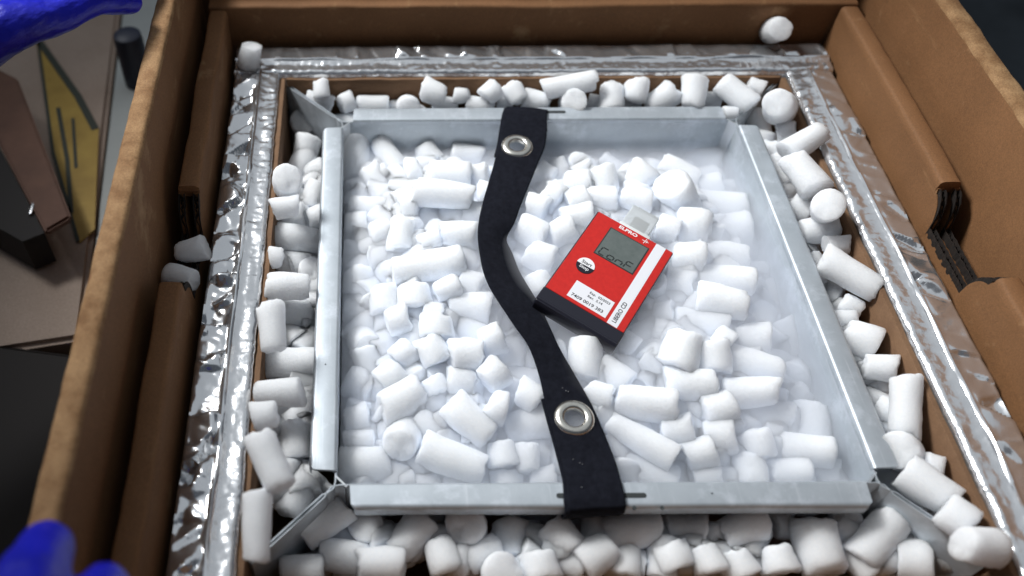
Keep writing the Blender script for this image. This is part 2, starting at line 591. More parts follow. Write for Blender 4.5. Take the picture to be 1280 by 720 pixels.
# ------------------------------------------------------------------ brown board liner inside the foil
liner = tag(empty('board_liner', (0, 0, -0.10)), 'dull brown board lining standing between the foil and the ice', 'board liner')
for (ax, sg, c0, c1, a0, a1) in (('y', -1, 0.1962, 0.2002, -0.2085, 0.1955), ('y', 1, 0.1955, 0.1990, -0.2085, 0.1925), ('x', 1, 0.1930, 0.1960, -0.1955, 0.1950), ('x', -1, 0.2055, 0.2090, -0.1955, 0.1950)):
    bm = bmesh.new()
    secs = []
    n = 90
    for i in range(n + 1):
        s = a0 + (a1 - a0) * i / n
        loop = []
        for (d0, z) in ((c0, -0.10), (c0, -0.02), (c0, 0.0058), (c0 + 0.0004, 0.0063), (c1 - 0.0002, 0.0063), (c1, -0.10)):
            w = 0.0007 * fbm((s * 11, z * 12, sg * c0 * 40), 2)
            d = sg * (d0 + w)
            zz = z + (0.0007 * fbm((s * 70, 1, c0), 3) if z > 0 else 0)
            loop.append((d, s, zz) if ax == 'y' else (s, d, zz))
        secs.append(loop)
    add_sweep(bm, secs)
    part('liner_board', bm, M['liner_board'], liner, sharp=50)
bm = bmesh.new()
add_box(bm, -0.1955, 0.1955, -0.196, 0.1925, -0.105, -0.101)
part('liner_base', bm, M['liner_board'], liner, smooth=False)

# ================================================================== metal tray
tray = tag(empty('metal_tray', (0, 0, -0.10)), 'square galvanised sheet metal tray with folded rims and diagonal corner fins', 'metal tray')
TH = 0.0011
def offset_path(pts, d):
    """offset an open 2D path sideways by d (to its left)"""
    out = []
    for i, p in enumerate(pts):
        a = pts[max(0, i - 1)]; b = pts[min(len(pts) - 1, i + 1)]
        if i == 0: t = (Vector(pts[1]) - Vector(p)).normalized(); nn = Vector((-t.y, t.x)); out.append(Vector(p) + nn * d); continue
        if i == len(pts) - 1: t = (Vector(p) - Vector(a)).normalized(); nn = Vector((-t.y, t.x)); out.append(Vector(p) + nn * d); continue
        t0 = (Vector(p) - Vector(a)).normalized(); t1 = (Vector(b) - Vector(p)).normalized()
        n0 = Vector((-t0.y, t0.x)); n1 = Vector((-t1.y, t1.x))
        nn = (n0 + n1).normalized()
        out.append(Vector(p) + nn * d / max(0.3, nn.dot(n0)))
    return out
def tray_side(rot):
    """one side, built for the front (y = -0.15) and turned by rot"""
    Rm = Matrix.Rotation(rot, 4, 'Z')
    bm = bmesh.new()
    # wall with both fins, in plan: fin end, bend, wall, bend, fin end
    g = 0.0007
    path = [Vector((-0.1945 + g, -0.1945 - g)), Vector((-0.1570 + g, -0.1570 - g)), Vector((-0.1552, -0.1549)), Vector((-0.1528, -0.1517)), Vector((-0.1485, -0.15055)),
            Vector((-0.10, -0.15055)), Vector((-0.05, -0.15055)), Vector((0.0, -0.15055)), Vector((0.05, -0.15055)), Vector((0.10, -0.15055)), Vector((0.1485, -0.15055)), Vector((0.1528, -0.1517)), Vector((0.1552, -0.1549)), Vector((0.1570 - g, -0.1570 - g)), Vector((0.1945 - g, -0.1945 - g))]
    inner = offset_path(path, TH / 2); outer = offset_path(path, -TH / 2)
    secs = []
    for a, b in zip(inner, outer):
        secs.append([(a.x, a.y, -0.099), (a.x, a.y, -0.0006), (a.x + (b.x - a.x) * 0.3, a.y + (b.y - a.y) * 0.3, 0), (b.x + (a.x - b.x) * 0.3, b.y + (a.y - b.y) * 0.3, 0), (b.x, b.y, -0.0006), (b.x, b.y, -0.099)])
    add_sweep(bm, secs)
    bm.transform(Rm)
    side = part('side_panel', bm, M['zinc'], tray, sharp=40)
    # folded rim: inner face, rounded shoulder, flat lip, rounded nose, return flange, closed thickness
    bm = bmesh.new()
    y0, y1 = -0.1500, -0.1655
    rr = 0.0028
    prof = [(y0 - 0.0004, -0.0030), (y0 + 0.0001, -0.0022)]
    for k in range(5):
        a = PI / 2 * k / 4
        prof.append((y0 - rr * 0.7 + math.cos(a) * rr * 0.7, 0.0018 - rr * 0.7 + math.sin(a) * rr * 0.7))
    for k in range(6):
        a = PI / 2 * k / 5
        prof.append((y1 + rr - math.sin(a) * rr, 0.0018 - rr + math.cos(a) * rr))
    prof += [(y1, -0.0068), (y1 + 0.0004, -0.0075), (y1 + 0.0012, -0.0070), (y1 + 0.0013, -0.0015), (y1 + 0.0030, 0.0001), (y0 - 0.0030, 0.0001), (y0 - 0.0014, -0.0016), (y0 - 0.0014, -0.003)]
    secs = []
    xs = [-0.1425 + 0.285 * i / 50 for i in range(51)]
    for i, x in enumerate(xs):
        e = 1.0 if 0 < i < 50 else 0.985
        loop = []
        for (y, z) in prof:
            w = 0.00022 * fbm((x * 18, y * 40, rot), 2)
            xx = x
            if i == 50 or i == 0:   # corner of the nose is clipped off
                t = sstep(y1 + 0.004, y1, y)
                xx = x - math.copysign(0.0030, x) * t
            loop.append((xx, y + w, z + w))
        secs.append(loop)
    add_sweep(bm, secs)
    bm.transform(Rm)
    rim = part('rim', bm, M['zinc'], side, sharp=35)
    rim.matrix_parent_inverse = Matrix.Identity(4)
    # bright chamfer strip across the corner
    bm = bmesh.new()
    a, b = Vector((-0.1503, -0.1445)), Vector((-0.1438, -0.1512))
    nrm = Vector((b - a)).normalized(); nn = Vector((-nrm.y, nrm.x)) * TH
    add_sweep(bm, [[(p.x, p.y, -0.099), (p.x, p.y, -0.0002), (p.x - nn.x, p.y - nn.y, -0.0002), (p.x - nn.x, p.y - nn.y, -0.099)] for p in (a, b)])
    bm.transform(Rm)
    part('corner_strip', bm, M['zinc_edge'], tray, smooth=False)
    return side
sides = {k: tray_side(a) for k, a in (('front', 0), ('right', PI / 2), ('back', PI), ('left', -PI / 2))}
# elongated strap slots in the front and the back rim
def slot(x0, x1, y, w, par):
    bm = bmesh.new()
    pts = []
    for k in range(9):
        a = -PI / 2 + PI * k / 8
        pts.append((x1 + math.cos(a) * w, y + math.sin(a) * w))
    for k in range(9):
        a = PI / 2 + PI * k / 8
        pts.append((x0 + math.cos(a) * w, y + math.sin(a) * w))
    add_sweep(bm, [[(x, yy, 0.0006) for x, yy in pts], [(x, yy, 0.00215) for x, yy in pts]])
    o = part('strap_slot', bm, M['slot_dark'], par, smooth=False)
    o.matrix_parent_inverse = Matrix.Identity(4)
slot(-0.028, 0.0185, -0.1585, 0.0014, sides['front'])
slot(-0.022, 0.0200, 0.1585, 0.0012, sides['back'])
bm = bmesh.new()
for (x, y, r0) in ((0.0560, -0.1575, 0.0005), (0.012, -0.1657, 0.0012), (0.027, -0.1657, 0.0011), (-0.150 - 0.008, -0.072, 0.0004)):
    add_tube(bm, [(x, y, 0.0012), (x, y, 0.00205)], r0, 8)
o = part('pin_hole', bm, M['slot_dark'], sides['front'], smooth=False)
o.matrix_parent_inverse = Matrix.Identity(4)
bm = bmesh.new()
add_box(bm, -0.150, 0.150, -0.150, 0.150, -0.1005, -0.0995)
part('tray_base', bm, M['zinc'], tray, smooth=False)
STRAP = [(-0.024, 0.1637, 0.0033, 0.0076, 0.1596, 0.0032), (-0.027, 0.1539, 0.0045, 0.0055, 0.1499, 0.0044), (-0.0301, 0.1399, 0.004, 0.0037, 0.1352, 0.0039), (-0.0333, 0.1241, 0.0023, 0.0001, 0.1189, 0.0021), (-0.0387, 0.1039, 0.0021, -0.0074, 0.101, 0.0013), (-0.0458, 0.0791, 0.0038, -0.0166, 0.0782, 0.0021), (-0.0518, 0.0578, 0.0065, -0.0246, 0.0586, 0.003), (-0.0562, 0.0383, 0.0089, -0.0308, 0.0421, 0.0029), (-0.0579, 0.0224, 0.0105, -0.0372, 0.0293, 0.0017), (-0.0578, 0.0085, 0.0112, -0.0346, 0.0186, 0.0), (-0.057, -0.0076, 0.0126, -0.0317, 0.002, 0.0006), (-0.0538, -0.0224, 0.013, -0.0273, -0.0131, 0.0019), (-0.0477, -0.0378, 0.0132, -0.0222, -0.0313, 0.0044), (-0.0411, -0.0517, 0.012, -0.0187, -0.0487, 0.006), (-0.0347, -0.0628, 0.0091, -0.0155, -0.0617, 0.0057), (-0.0308, -0.0749, 0.0055, -0.0109, -0.0733, 0.0038), (-0.0289, -0.086, 0.0032, -0.0062, -0.0851, 0.0025), (-0.0282, -0.0965, 0.0023, -0.0028, -0.0943, 0.002), (-0.027, -0.1059, 0.0017, 0.0003, -0.1049, 0.0016), (-0.0254, -0.1189, 0.0013, 0.003, -0.117, 0.0013), (-0.0241, -0.1319, 0.0016, 0.0053, -0.1295, 0.0016), (-0.0232, -0.1437, 0.0026, 0.0067, -0.1409, 0.0026), (-0.0235, -0.1532, 0.0042, 0.007, -0.1519, 0.0042), (-0.0244, -0.1618, 0.0045, 0.0072, -0.1601, 0.0045), (-0.0243, -0.1673, 0.0035, 0.0073, -0.1652, 0.0035)]
PELLETS = [
('A1', [-0.1408, 0.1404, -0.0273], [-0.019, -0.918, -0.396], 0.01064, 0.01952, "long lengthwise white dry ice pellet, nearest the tray's back left corner, left of strap", 'trayL'),
('A2', [-0.1158, 0.1406, -0.025], [0.511, -0.792, -0.335], 0.00988, 0.01507, "left-leaning white dry ice pellet, nearest the tray's back left corner, left of strap", 'trayL'),
('A3', [-0.126, 0.1145, -0.0267], [0.459, -0.821, -0.339], 0.00967, 0.01217, "left-leaning white dry ice pellet, second nearest the tray's back left corner, left of strap", 'trayL'),
('A4', [-0.0841, 0.1413, -0.026], [0.447, -0.828, -0.339], 0.0099, 0.00874, 'stubby left-leaning white dry ice pellet, nearest the upper grommet, left of strap', 'trayL'),
('A5', [-0.0539, 0.142, -0.0264], [0.994, -0.106, 0.02], 0.00844, 0.01294, 'level white dry ice pellet, second nearest the upper grommet, left of strap', 'trayL'),
('A6', [-0.0339, 0.1504, -0.0371], [0.894, 0.38, 0.236], 0.00748, 0.0063, 'stubby right-leaning white dry ice pellet, nearest the upper grommet, left of strap', 'trayL'),
('A7', [-0.097, 0.1146, -0.0181], [0.967, 0.224, 0.124], 0.01206, 0.00652, "stubby level white dry ice pellet, second nearest the tray's back left corner, left of strap", 'trayL'),
('A8', [-0.0711, 0.1037, -0.0114], [0.996, -0.084, 0.019], 0.01079, 0.01617, 'level white dry ice pellet, fourth nearest the upper grommet, left of strap', 'trayL'),
('A9', [-0.0478, 0.107, -0.0165], [0.996, 0.032, 0.087], 0.00984, 0.00719, 'stubby level white dry ice pellet, nearest the upper grommet, left of strap', 'trayL'),
('A10', [-0.0459, 0.0864, -0.0109], [0.983, -0.184, 0.002], 0.00821, 0.0051, "stubby level white dry ice pellet, nearest the tray's back right corner, left of strap", 'trayL'),
('A11', [-0.077, 0.0723, 0.0008], [0.989, -0.146, -0.009], 0.00998, 0.02051, "long level white dry ice pellet, sixth nearest the strap's outward bend, left of strap", 'trayL'),
('A12', [-0.1016, 0.0687, -0.0081], [0.979, -0.196, -0.049], 0.01006, 0.0073, "stubby level white dry ice pellet, fifth nearest the tray's back left corner, left of strap", 'trayL'),
('A13', [-0.1405, 0.1094, -0.0339], [0.989, -0.135, -0.062], 0.00935, 0.00745, "stubby level white dry ice pellet, nearest the tray's back left corner, left of strap", 'trayL'),
('A14', [-0.1278, 0.0819, -0.0228], [0.995, -0.097, -0.035], 0.0083, 0.01813, "long level white dry ice pellet, third nearest the tray's back left corner, left of strap", 'trayL'),
('A16', [-0.056, 0.064, -0.0105], [0.968, -0.248, -0.031], 0.00937, 0.00633, "stubby level white dry ice pellet, third nearest the strap's outward bend, left of strap", 'trayL'),
('D1', [-0.139, 0.0649, -0.0251], [0.999, 0.037, 0.008], 0.01126, 0.00827, "stubby level white dry ice pellet, fourth nearest the tray's back left corner, left of strap", 'trayL'),
('D2', [-0.1227, 0.0506, -0.0161], [0.961, 0.257, 0.106], 0.01065, 0.00809, "stubby level white dry ice pellet, sixth nearest the tray's back left corner, left of strap", 'trayL'),
('D3', [-0.1088, 0.0429, -0.0102], [-0.142, -0.924, -0.354], 0.00918, 0.01216, "lengthwise white dry ice pellet, nearest the strap's outward bend, left of strap", 'trayL'),
('D4', [-0.1405, 0.0434, -0.029], [0.987, -0.147, -0.061], 0.0094, 0.00855, "stubby level white dry ice pellet, second nearest the left rail's middle, left of strap", 'trayL'),
('D5', [-0.1215, 0.0324, -0.0232], [0.996, -0.083, -0.02], 0.00923, 0.00862, "stubby level white dry ice pellet, third nearest the left rail's middle, left of strap", 'trayL'),
('D6', [-0.0948, 0.0688, -0.0239], [0.993, -0.115, -0.011], 0.01026, 0.01469, "level white dry ice pellet, eighth nearest the tray's back left corner, left of strap", 'trayL'),
('D7', [-0.0892, 0.035, -0.0077], [0.944, 0.295, 0.149], 0.00778, 0.0074, "level white dry ice pellet, seventh nearest the strap's outward bend, left of strap", 'trayL'),
('D7b', [-0.0918, 0.0111, -0.0052], [0.988, 0.131, 0.085], 0.01071, 0.02381, "long level white dry ice pellet, fourth nearest the tray's left middle, left of strap", 'trayL'),
('D8', [-0.0683, 0.0376, -0.0037], [0.993, -0.115, 0.016], 0.01002, 0.01291, "level white dry ice pellet, second nearest the strap's outward bend, left of strap", 'trayL'),
('D9', [-0.1392, 0.0115, -0.0275], [-0.09, -0.941, -0.326], 0.01234, 0.01028, "stubby lengthwise white dry ice pellet, nearest the left rail's middle, left of strap", 'trayL'),
('D10', [-0.1209, -0.0118, -0.0149], [0.08, -0.945, -0.318], 0.0106, 0.00954, "stubby lengthwise white dry ice pellet, second nearest the left rail's middle, left of strap", 'trayL'),
('D11', [-0.1014, -0.0124, -0.0095], [0.078, -0.945, -0.319], 0.01175, 0.00856, "stubby lengthwise white dry ice pellet, second nearest the tray's left middle, left of strap", 'trayL'),
('D12', [-0.0801, -0.0104, -0.0024], [0.926, 0.34, 0.164], 0.00828, 0.00842, "right-leaning white dry ice pellet, nearest the strap's outward bend, left of strap", 'trayL'),
('D13', [-0.0631, -0.0006, -0.0107], [0.897, -0.432, -0.091], 0.01003, 0.00823, "stubby left-leaning white dry ice pellet, nearest the strap's outward bend, left of strap", 'trayL'),
('D14', [-0.1413, -0.0099, -0.0279], [0.992, -0.119, -0.048], 0.0089, 0.00746, "stubby level white dry ice pellet, nearest the left rail's middle, left of strap", 'trayL'),
('D16', [-0.0895, -0.0256, -0.0104], [0.958, -0.282, -0.053], 0.00855, 0.00674, "stubby level white dry ice pellet, second nearest the tray's left middle, left of strap", 'trayL'),
('D17', [-0.0657, -0.0204, -0.011], [0.997, -0.064, 0.042], 0.01044, 0.01365, "level white dry ice pellet, third nearest the tray's left middle, left of strap", 'trayL'),
('F1', [-0.1127, -0.0318, -0.0083], [0.965, 0.242, 0.098], 0.01028, 0.00762, "stubby level white dry ice pellet, nearest the tray's left middle, left of strap", 'trayL'),
('F2', [-0.1354, -0.0372, -0.0271], [0.298, -0.742, 0.601], 0.01102, 0.01326, "end-on white dry ice pellet, nearest the left rail's middle, left of strap", 'trayL'),
('F3', [-0.1023, -0.0376, -0.0154], [0.884, 0.438, 0.164], 0.00667, 0.00679, "right-leaning white dry ice pellet, nearest the tray's left middle, left of strap", 'trayL'),
('F4', [-0.0886, -0.0399, -0.005], [0.081, -0.95, -0.302], 0.01103, 0.00733, "stubby lengthwise white dry ice pellet, nearest the tray's left middle, left of strap", 'trayL'),
('F5', [-0.1088, -0.0562, -0.0104], [0.703, 0.675, 0.222], 0.01004, 0.00638, "stubby right-leaning white dry ice pellet, second nearest the tray's left middle, left of strap", 'trayL'),
('F6', [-0.0917, -0.0572, -0.0058], [0.43, -0.868, -0.249], 0.00996, 0.00891, "stubby left-leaning white dry ice pellet, nearest the tray's left middle, left of strap", 'trayL'),
('F7', [-0.0719, -0.0616, -0.004], [0.998, -0.012, 0.056], 0.01046, 0.01024, "level white dry ice pellet, fifth nearest the tray's left middle, left of strap", 'trayL'),
('F8', [-0.0539, -0.0504, -0.0047], [0.939, 0.302, 0.166], 0.01002, 0.00709, "stubby level white dry ice pellet, second nearest the device's black corner, left of strap", 'trayL'),
('F9', [-0.1176, -0.0706, -0.0153], [0.813, 0.556, 0.173], 0.01053, 0.00813, "stubby right-leaning white dry ice pellet, second nearest the tray's front left corner, left of strap", 'trayL'),
('F10', [-0.14, -0.0662, -0.0282], [0.986, -0.158, -0.053], 0.01078, 0.00707, "stubby level white dry ice pellet, sixth nearest the left rail's middle, left of strap", 'trayL'),
('F11', [-0.1111, -0.088, -0.0139], [-0.848, -0.506, -0.158], 0.01145, 0.01528, "right-leaning white dry ice pellet, nearest the tray's front left corner, left of strap", 'trayL'),
('F12', [-0.0904, -0.0794, -0.0124], [0.445, -0.866, -0.228], 0.00807, 0.00563, "stubby left-leaning white dry ice pellet, second nearest the left rail's middle, left of strap", 'trayL'),
('F13', [-0.0752, -0.0769, -0.0107], [0.988, -0.152, 0.012], 0.00865, 0.00913, 'level white dry ice pellet, fifth nearest the lower grommet, left of strap', 'trayL'),
('F14', [-0.0555, -0.0771, -0.0039], [0.772, 0.593, 0.231], 0.01028, 0.00717, "stubby right-leaning white dry ice pellet, nearest the device's black corner, left of strap", 'trayL'),
('F15', [-0.0721, -0.1041, -0.0099], [0.695, -0.705, -0.144], 0.01061, 0.01626, 'left-leaning white dry ice pellet, second nearest the lower grommet, left of strap', 'trayL'),
('F16', [-0.055, -0.097, -0.0077], [0.909, -0.415, -0.042], 0.01066, 0.00553, 'stubby level white dry ice pellet, third nearest the lower grommet, left of strap', 'trayL'),
('F17', [-0.095, -0.1032, -0.0212], [0.842, -0.529, -0.107], 0.00966, 0.01076, "left-leaning white dry ice pellet, nearest the tray's front left corner, left of strap", 'trayL'),
('F18', [-0.1121, -0.1129, -0.0179], [-0.201, -0.752, 0.628], 0.01141, 0.01148, "end-on white dry ice pellet, nearest the tray's front left corner, left of strap", 'trayL'),
('F19', [-0.0837, -0.1266, -0.0164], [0.928, -0.369, -0.044], 0.01043, 0.01967, 'long level white dry ice pellet, fourth nearest the front rail slot, left of strap', 'trayL'),
('F20', [-0.0535, -0.1242, -0.0165], [0.132, -0.966, -0.223], 0.00908, 0.00761, "stubby lengthwise white dry ice pellet, nearest the tray's front left corner, left of strap", 'trayL'),
('F21', [-0.0389, -0.1262, -0.0169], [-0.019, -0.972, -0.235], 0.00742, 0.00828, 'lengthwise white dry ice pellet, nearest the lower grommet, left of strap', 'trayL'),
('F22', [-0.0509, -0.1364, -0.0264], [0.014, -0.975, -0.221], 0.01046, 0.00592, 'stubby lengthwise white dry ice pellet, second nearest the front rail slot, left of strap', 'trayL'),
('F23', [-0.0302, -0.1371, -0.0229], [0.99, 0.078, 0.118], 0.00766, 0.00791, 'level white dry ice pellet, nearest the front rail slot, left of strap', 'trayL'),
('F24', [-0.1394, -0.0952, -0.0259], [0.947, 0.311, 0.076], 0.00953, 0.00767, "stubby level white dry ice pellet, fourth nearest the tray's front left corner, left of strap", 'trayL'),
('F25', [-0.1379, -0.1106, -0.0234], [0.997, 0.078, 0.014], 0.0065, 0.00978, "level white dry ice pellet, third nearest the tray's front left corner, left of strap", 'trayL'),
('F26', [-0.1336, -0.1253, -0.0254], [0.997, 0.076, 0.017], 0.01059, 0.0159, "level white dry ice pellet, second nearest the tray's front left corner, left of strap", 'trayL'),
('F27', [-0.0929, -0.1282, -0.0322], [0.944, -0.327, -0.04], 0.00954, 0.0259, 'long level white dry ice pellet, fifth nearest the front rail slot, left of strap', 'trayL'),
('F28', [-0.1094, -0.1358, -0.0255], [0.966, 0.247, 0.079], 0.00551, 0.00481, "stubby level white dry ice pellet, fifth nearest the tray's front left corner, left of strap", 'trayL'),
('F29', [-0.1414, -0.1134, -0.034], [1.0, -0.0, -0.009], 0.00744, 0.0056, "stubby level white dry ice pellet, nearest the tray's front left corner, left of strap", 'trayL'),
('F30', [-0.0352, -0.1022, -0.0183], [0.975, 0.174, 0.138], 0.01076, 0.01516, 'level white dry ice pellet, nearest the lower grommet, left of strap', 'trayL'),
('F31', [-0.0346, -0.089, -0.0078], [0.771, -0.629, -0.098], 0.01019, 0.0076, 'stubby left-leaning white dry ice pellet, nearest the lower grommet, left of strap', 'trayL'),
('B1', [0.0547, 0.1541, -0.0378], [0.88, -0.471, -0.066], 0.01014, 0.01516, 'level white dry ice pellet, eighth nearest the upper grommet, right of strap', 'trayR'),
('B2', [0.1002, 0.165, -0.0388], [0.982, -0.142, 0.122], 0.01138, 0.02675, "long level white dry ice pellet, fourth nearest the tray's back right corner, right of strap", 'trayR'),
('B3', [0.1381, 0.1504, -0.0398], [0.903, -0.428, 0.018], 0.01275, 0.01378, "level white dry ice pellet, nearest the tray's back right corner, right of strap", 'trayR'),
('B4', [0.0704, 0.1017, -0.0123], [0.78, -0.616, -0.113], 0.01147, 0.01074, "stubby left-leaning white dry ice pellet, second nearest the device's clear plug, right of strap", 'trayR'),
('B5', [0.0411, 0.0958, -0.0103], [0.203, -0.918, -0.342], 0.01172, 0.01005, "stubby lengthwise white dry ice pellet, second nearest the device's clear plug, right of strap", 'trayR'),
('B6', [0.1066, 0.1186, -0.027], [0.837, -0.544, -0.053], 0.01149, 0.01522, "left-leaning white dry ice pellet, nearest the tray's back right corner, right of strap", 'trayR'),
('B7', [0.0933, 0.0784, -0.0091], [-0.578, 0.084, 0.811], 0.01278, 0.01498, "end-on white dry ice pellet, nearest the device's clear plug, right of strap", 'trayR'),
('B8', [0.0603, 0.0697, -0.0032], [0.905, -0.426, -0.01], 0.00933, 0.01102, "level white dry ice pellet, nearest the device's clear plug, right of strap", 'trayR'),
('B9', [0.0137, 0.1184, -0.0213], [0.323, -0.887, -0.329], 0.00856, 0.0085, 'lengthwise white dry ice pellet, nearest the upper grommet, right of strap', 'trayR'),
('B10', [0.034, 0.1613, -0.047], [0.882, -0.464, -0.079], 0.00916, 0.00759, 'stubby level white dry ice pellet, third nearest the upper grommet, right of strap', 'trayR'),
('B11', [0.0216, 0.0919, -0.0083], [0.988, -0.136, 0.08], 0.01028, 0.00936, 'stubby level white dry ice pellet, sixth nearest the upper grommet, right of strap', 'trayR'),
('B12', [0.0013, 0.0772, -0.0071], [0.834, -0.54, -0.115], 0.01215, 0.00743, 'stubby left-leaning white dry ice pellet, second nearest the upper grommet, right of strap', 'trayR'),
('B13', [0.0184, 0.0708, -0.0063], [0.97, 0.149, 0.191], 0.01139, 0.00761, "stubby level white dry ice pellet, fifth nearest the device's clear plug, right of strap", 'trayR'),
('B14', [-0.0115, 0.0643, -0.0052], [0.923, -0.382, -0.048], 0.01064, 0.00707, "stubby level white dry ice pellet, third nearest the strap's outward bend, right of strap", 'trayR'),
('B15', [0.0368, 0.075, -0.0071], [0.982, -0.172, 0.08], 0.00943, 0.01006, "level white dry ice pellet, third nearest the device's clear plug, right of strap", 'trayR'),
('B16', [0.0015, 0.1095, -0.0191], [0.81, -0.569, -0.141], 0.01059, 0.00725, 'stubby left-leaning white dry ice pellet, nearest the upper grommet, right of strap', 'trayR'),
('B17', [0.0798, 0.0822, -0.02], [0.248, -0.917, -0.311], 0.00964, 0.00802, "stubby lengthwise white dry ice pellet, nearest the device's clear plug, right of strap", 'trayR'),
('B18', [0.0149, 0.0537, -0.0056], [0.988, 0.044, 0.15], 0.01053, 0.01093, "level white dry ice pellet, sixth nearest the device's clear plug, right of strap", 'trayR'),
('B19', [-0.0169, 0.042, -0.0065], [0.803, -0.581, -0.134], 0.01107, 0.00994, "stubby left-leaning white dry ice pellet, nearest the strap's outward bend, right of strap", 'trayR'),
('B20', [0.0027, 0.0394, -0.0032], [0.953, 0.223, 0.203], 0.01035, 0.00881, "stubby level white dry ice pellet, fourth nearest the device's black corner, right of strap", 'trayR'),
('B21', [-0.0142, 0.0192, -0.0063], [0.896, -0.44, -0.06], 0.01081, 0.0088, "stubby level white dry ice pellet, second nearest the device's black corner, right of strap", 'trayR'),
('B22', [-0.0185, -0.0037, -0.0075], [0.243, -0.925, -0.292], 0.00995, 0.00736, "stubby lengthwise white dry ice pellet, nearest the device's black corner, right of strap", 'trayR'),
('B23', [0.0101, 0.0316, -0.0149], [0.722, -0.675, -0.153], 0.00977, 0.00649, "stubby left-leaning white dry ice pellet, nearest the device's black corner, right of strap", 'trayR'),
('C1', [0.129, 0.1075, -0.0295], [0.978, -0.017, 0.206], 0.0107, 0.00952, "stubby level white dry ice pellet, third nearest the tray's back right corner, right of strap", 'trayR'),
('C2', [0.1495, 0.1139, -0.0373], [0.977, -0.106, 0.183], 0.00724, 0.00569, "stubby level white dry ice pellet, second nearest the tray's back right corner, right of strap", 'trayR'),
('C3', [0.1302, 0.0853, -0.0278], [0.969, -0.205, 0.136], 0.01185, 0.01952, "level white dry ice pellet, fifth nearest the tray's back right corner, right of strap", 'trayR'),
('C4', [0.0981, 0.0502, -0.0112], [0.979, -0.141, 0.148], 0.01386, 0.01223, "stubby level white dry ice pellet, fourth nearest the device's clear plug, right of strap", 'trayR'),
('C4b', [0.134, 0.0636, -0.0296], [0.978, -0.106, 0.182], 0.01437, 0.01316, "stubby level white dry ice pellet, sixth nearest the tray's back right corner, right of strap", 'trayR'),
('C5', [0.0769, 0.0439, -0.0065], [0.892, -0.451, 0.001], 0.00978, 0.00736, "stubby level white dry ice pellet, second nearest the device's clear plug, right of strap", 'trayR'),
('C6', [0.0803, 0.0953, -0.0289], [0.852, -0.521, -0.049], 0.01057, 0.00739, "stubby left-leaning white dry ice pellet, nearest the device's clear plug, right of strap", 'trayR'),
('E1', [0.1521, 0.0536, -0.0399], [0.964, -0.219, 0.152], 0.01132, 0.01037, "stubby level white dry ice pellet, fourth nearest the right rail's middle, right of strap", 'trayR'),
('E2', [0.1452, 0.0292, -0.0349], [0.962, -0.227, 0.151], 0.00766, 0.00834, "level white dry ice pellet, second nearest the right rail's middle, right of strap", 'trayR'),
('E3', [0.1486, 0.0102, -0.0387], [0.32, -0.922, -0.22], 0.01182, 0.01029, "stubby left-leaning white dry ice pellet, nearest the right rail's middle, right of strap", 'trayR'),
('E4', [0.1068, 0.0023, -0.0126], [0.971, -0.186, 0.148], 0.01102, 0.0187, "level white dry ice pellet, fifth nearest the right rail's middle, right of strap", 'trayR'),
('E5', [0.097, -0.0215, -0.0035], [0.945, -0.312, 0.102], 0.01092, 0.01551, "level white dry ice pellet, sixth nearest the right rail's middle, right of strap", 'trayR'),
('E6', [0.0855, 0.0172, -0.0058], [0.964, -0.242, 0.107], 0.01173, 0.01067, "stubby level white dry ice pellet, seventh nearest the device's clear plug, right of strap", 'trayR'),
('E7', [0.1175, 0.0293, -0.0181], [0.963, -0.238, 0.129], 0.01043, 0.01311, "level white dry ice pellet, eighth nearest the right rail's middle, right of strap", 'trayR'),
('E8', [0.1338, -0.0157, -0.0322], [0.973, -0.141, 0.184], 0.00571, 0.01151, "long level white dry ice pellet, nearest the right rail's middle, right of strap", 'trayR'),
('E9', [0.0769, -0.0003, -0.0127], [0.928, -0.367, 0.055], 0.01131, 0.0094, "stubby level white dry ice pellet, twelfth nearest the device's front corner, right of strap", 'trayR'),
('E10', [0.083, -0.0326, -0.0121], [0.964, -0.239, 0.118], 0.0097, 0.01658, "long level white dry ice pellet, eighth nearest the tray's right middle, right of strap", 'trayR'),
('E11', [0.069, -0.0161, -0.0203], [0.913, -0.406, 0.039], 0.01061, 0.00976, "stubby level white dry ice pellet, seventh nearest the device's front corner, right of strap", 'trayR'),
('E12', [0.057, -0.0389, -0.015], [0.827, -0.561, -0.026], 0.01028, 0.0078, "stubby left-leaning white dry ice pellet, third nearest the tray's right middle, right of strap", 'trayR'),
('H1', [0.1492, -0.0304, -0.0348], [0.146, -0.958, -0.247], 0.01222, 0.01195, "lengthwise white dry ice pellet, nearest the right rail's middle, right of strap", 'trayR'),
('H2', [0.1156, -0.0433, -0.0147], [0.976, -0.106, 0.191], 0.01083, 0.01019, "stubby level white dry ice pellet, third nearest the right rail's middle, right of strap", 'trayR'),
('H3', [0.1458, -0.0567, -0.0357], [-0.516, -0.657, 0.55], 0.01088, 0.01499, "end-on white dry ice pellet, nearest the right rail's middle, right of strap", 'trayR'),
('H4', [0.1362, -0.0764, -0.0281], [0.972, -0.019, 0.232], 0.00739, 0.00748, "level white dry ice pellet, fourth nearest the tray's front right corner, right of strap", 'trayR'),
('H5', [0.1105, -0.0645, -0.0127], [0.922, -0.374, 0.104], 0.00996, 0.01515, "level white dry ice pellet, sixth nearest the tray's right middle, right of strap", 'trayR'),
('H6', [0.0823, -0.0628, -0.0054], [0.074, -0.962, -0.264], 0.01104, 0.01055, "lengthwise white dry ice pellet, nearest the tray's right middle, right of strap", 'trayR'),
('H7', [0.1004, -0.0857, -0.0108], [0.978, -0.041, 0.206], 0.01027, 0.01704, "level white dry ice pellet, fifth nearest the tray's right middle, right of strap", 'trayR'),
('H8', [0.077, -0.0986, -0.0079], [0.972, 0.082, 0.218], 0.01007, 0.0097, "level white dry ice pellet, third nearest the tray's right middle, right of strap", 'trayR'),
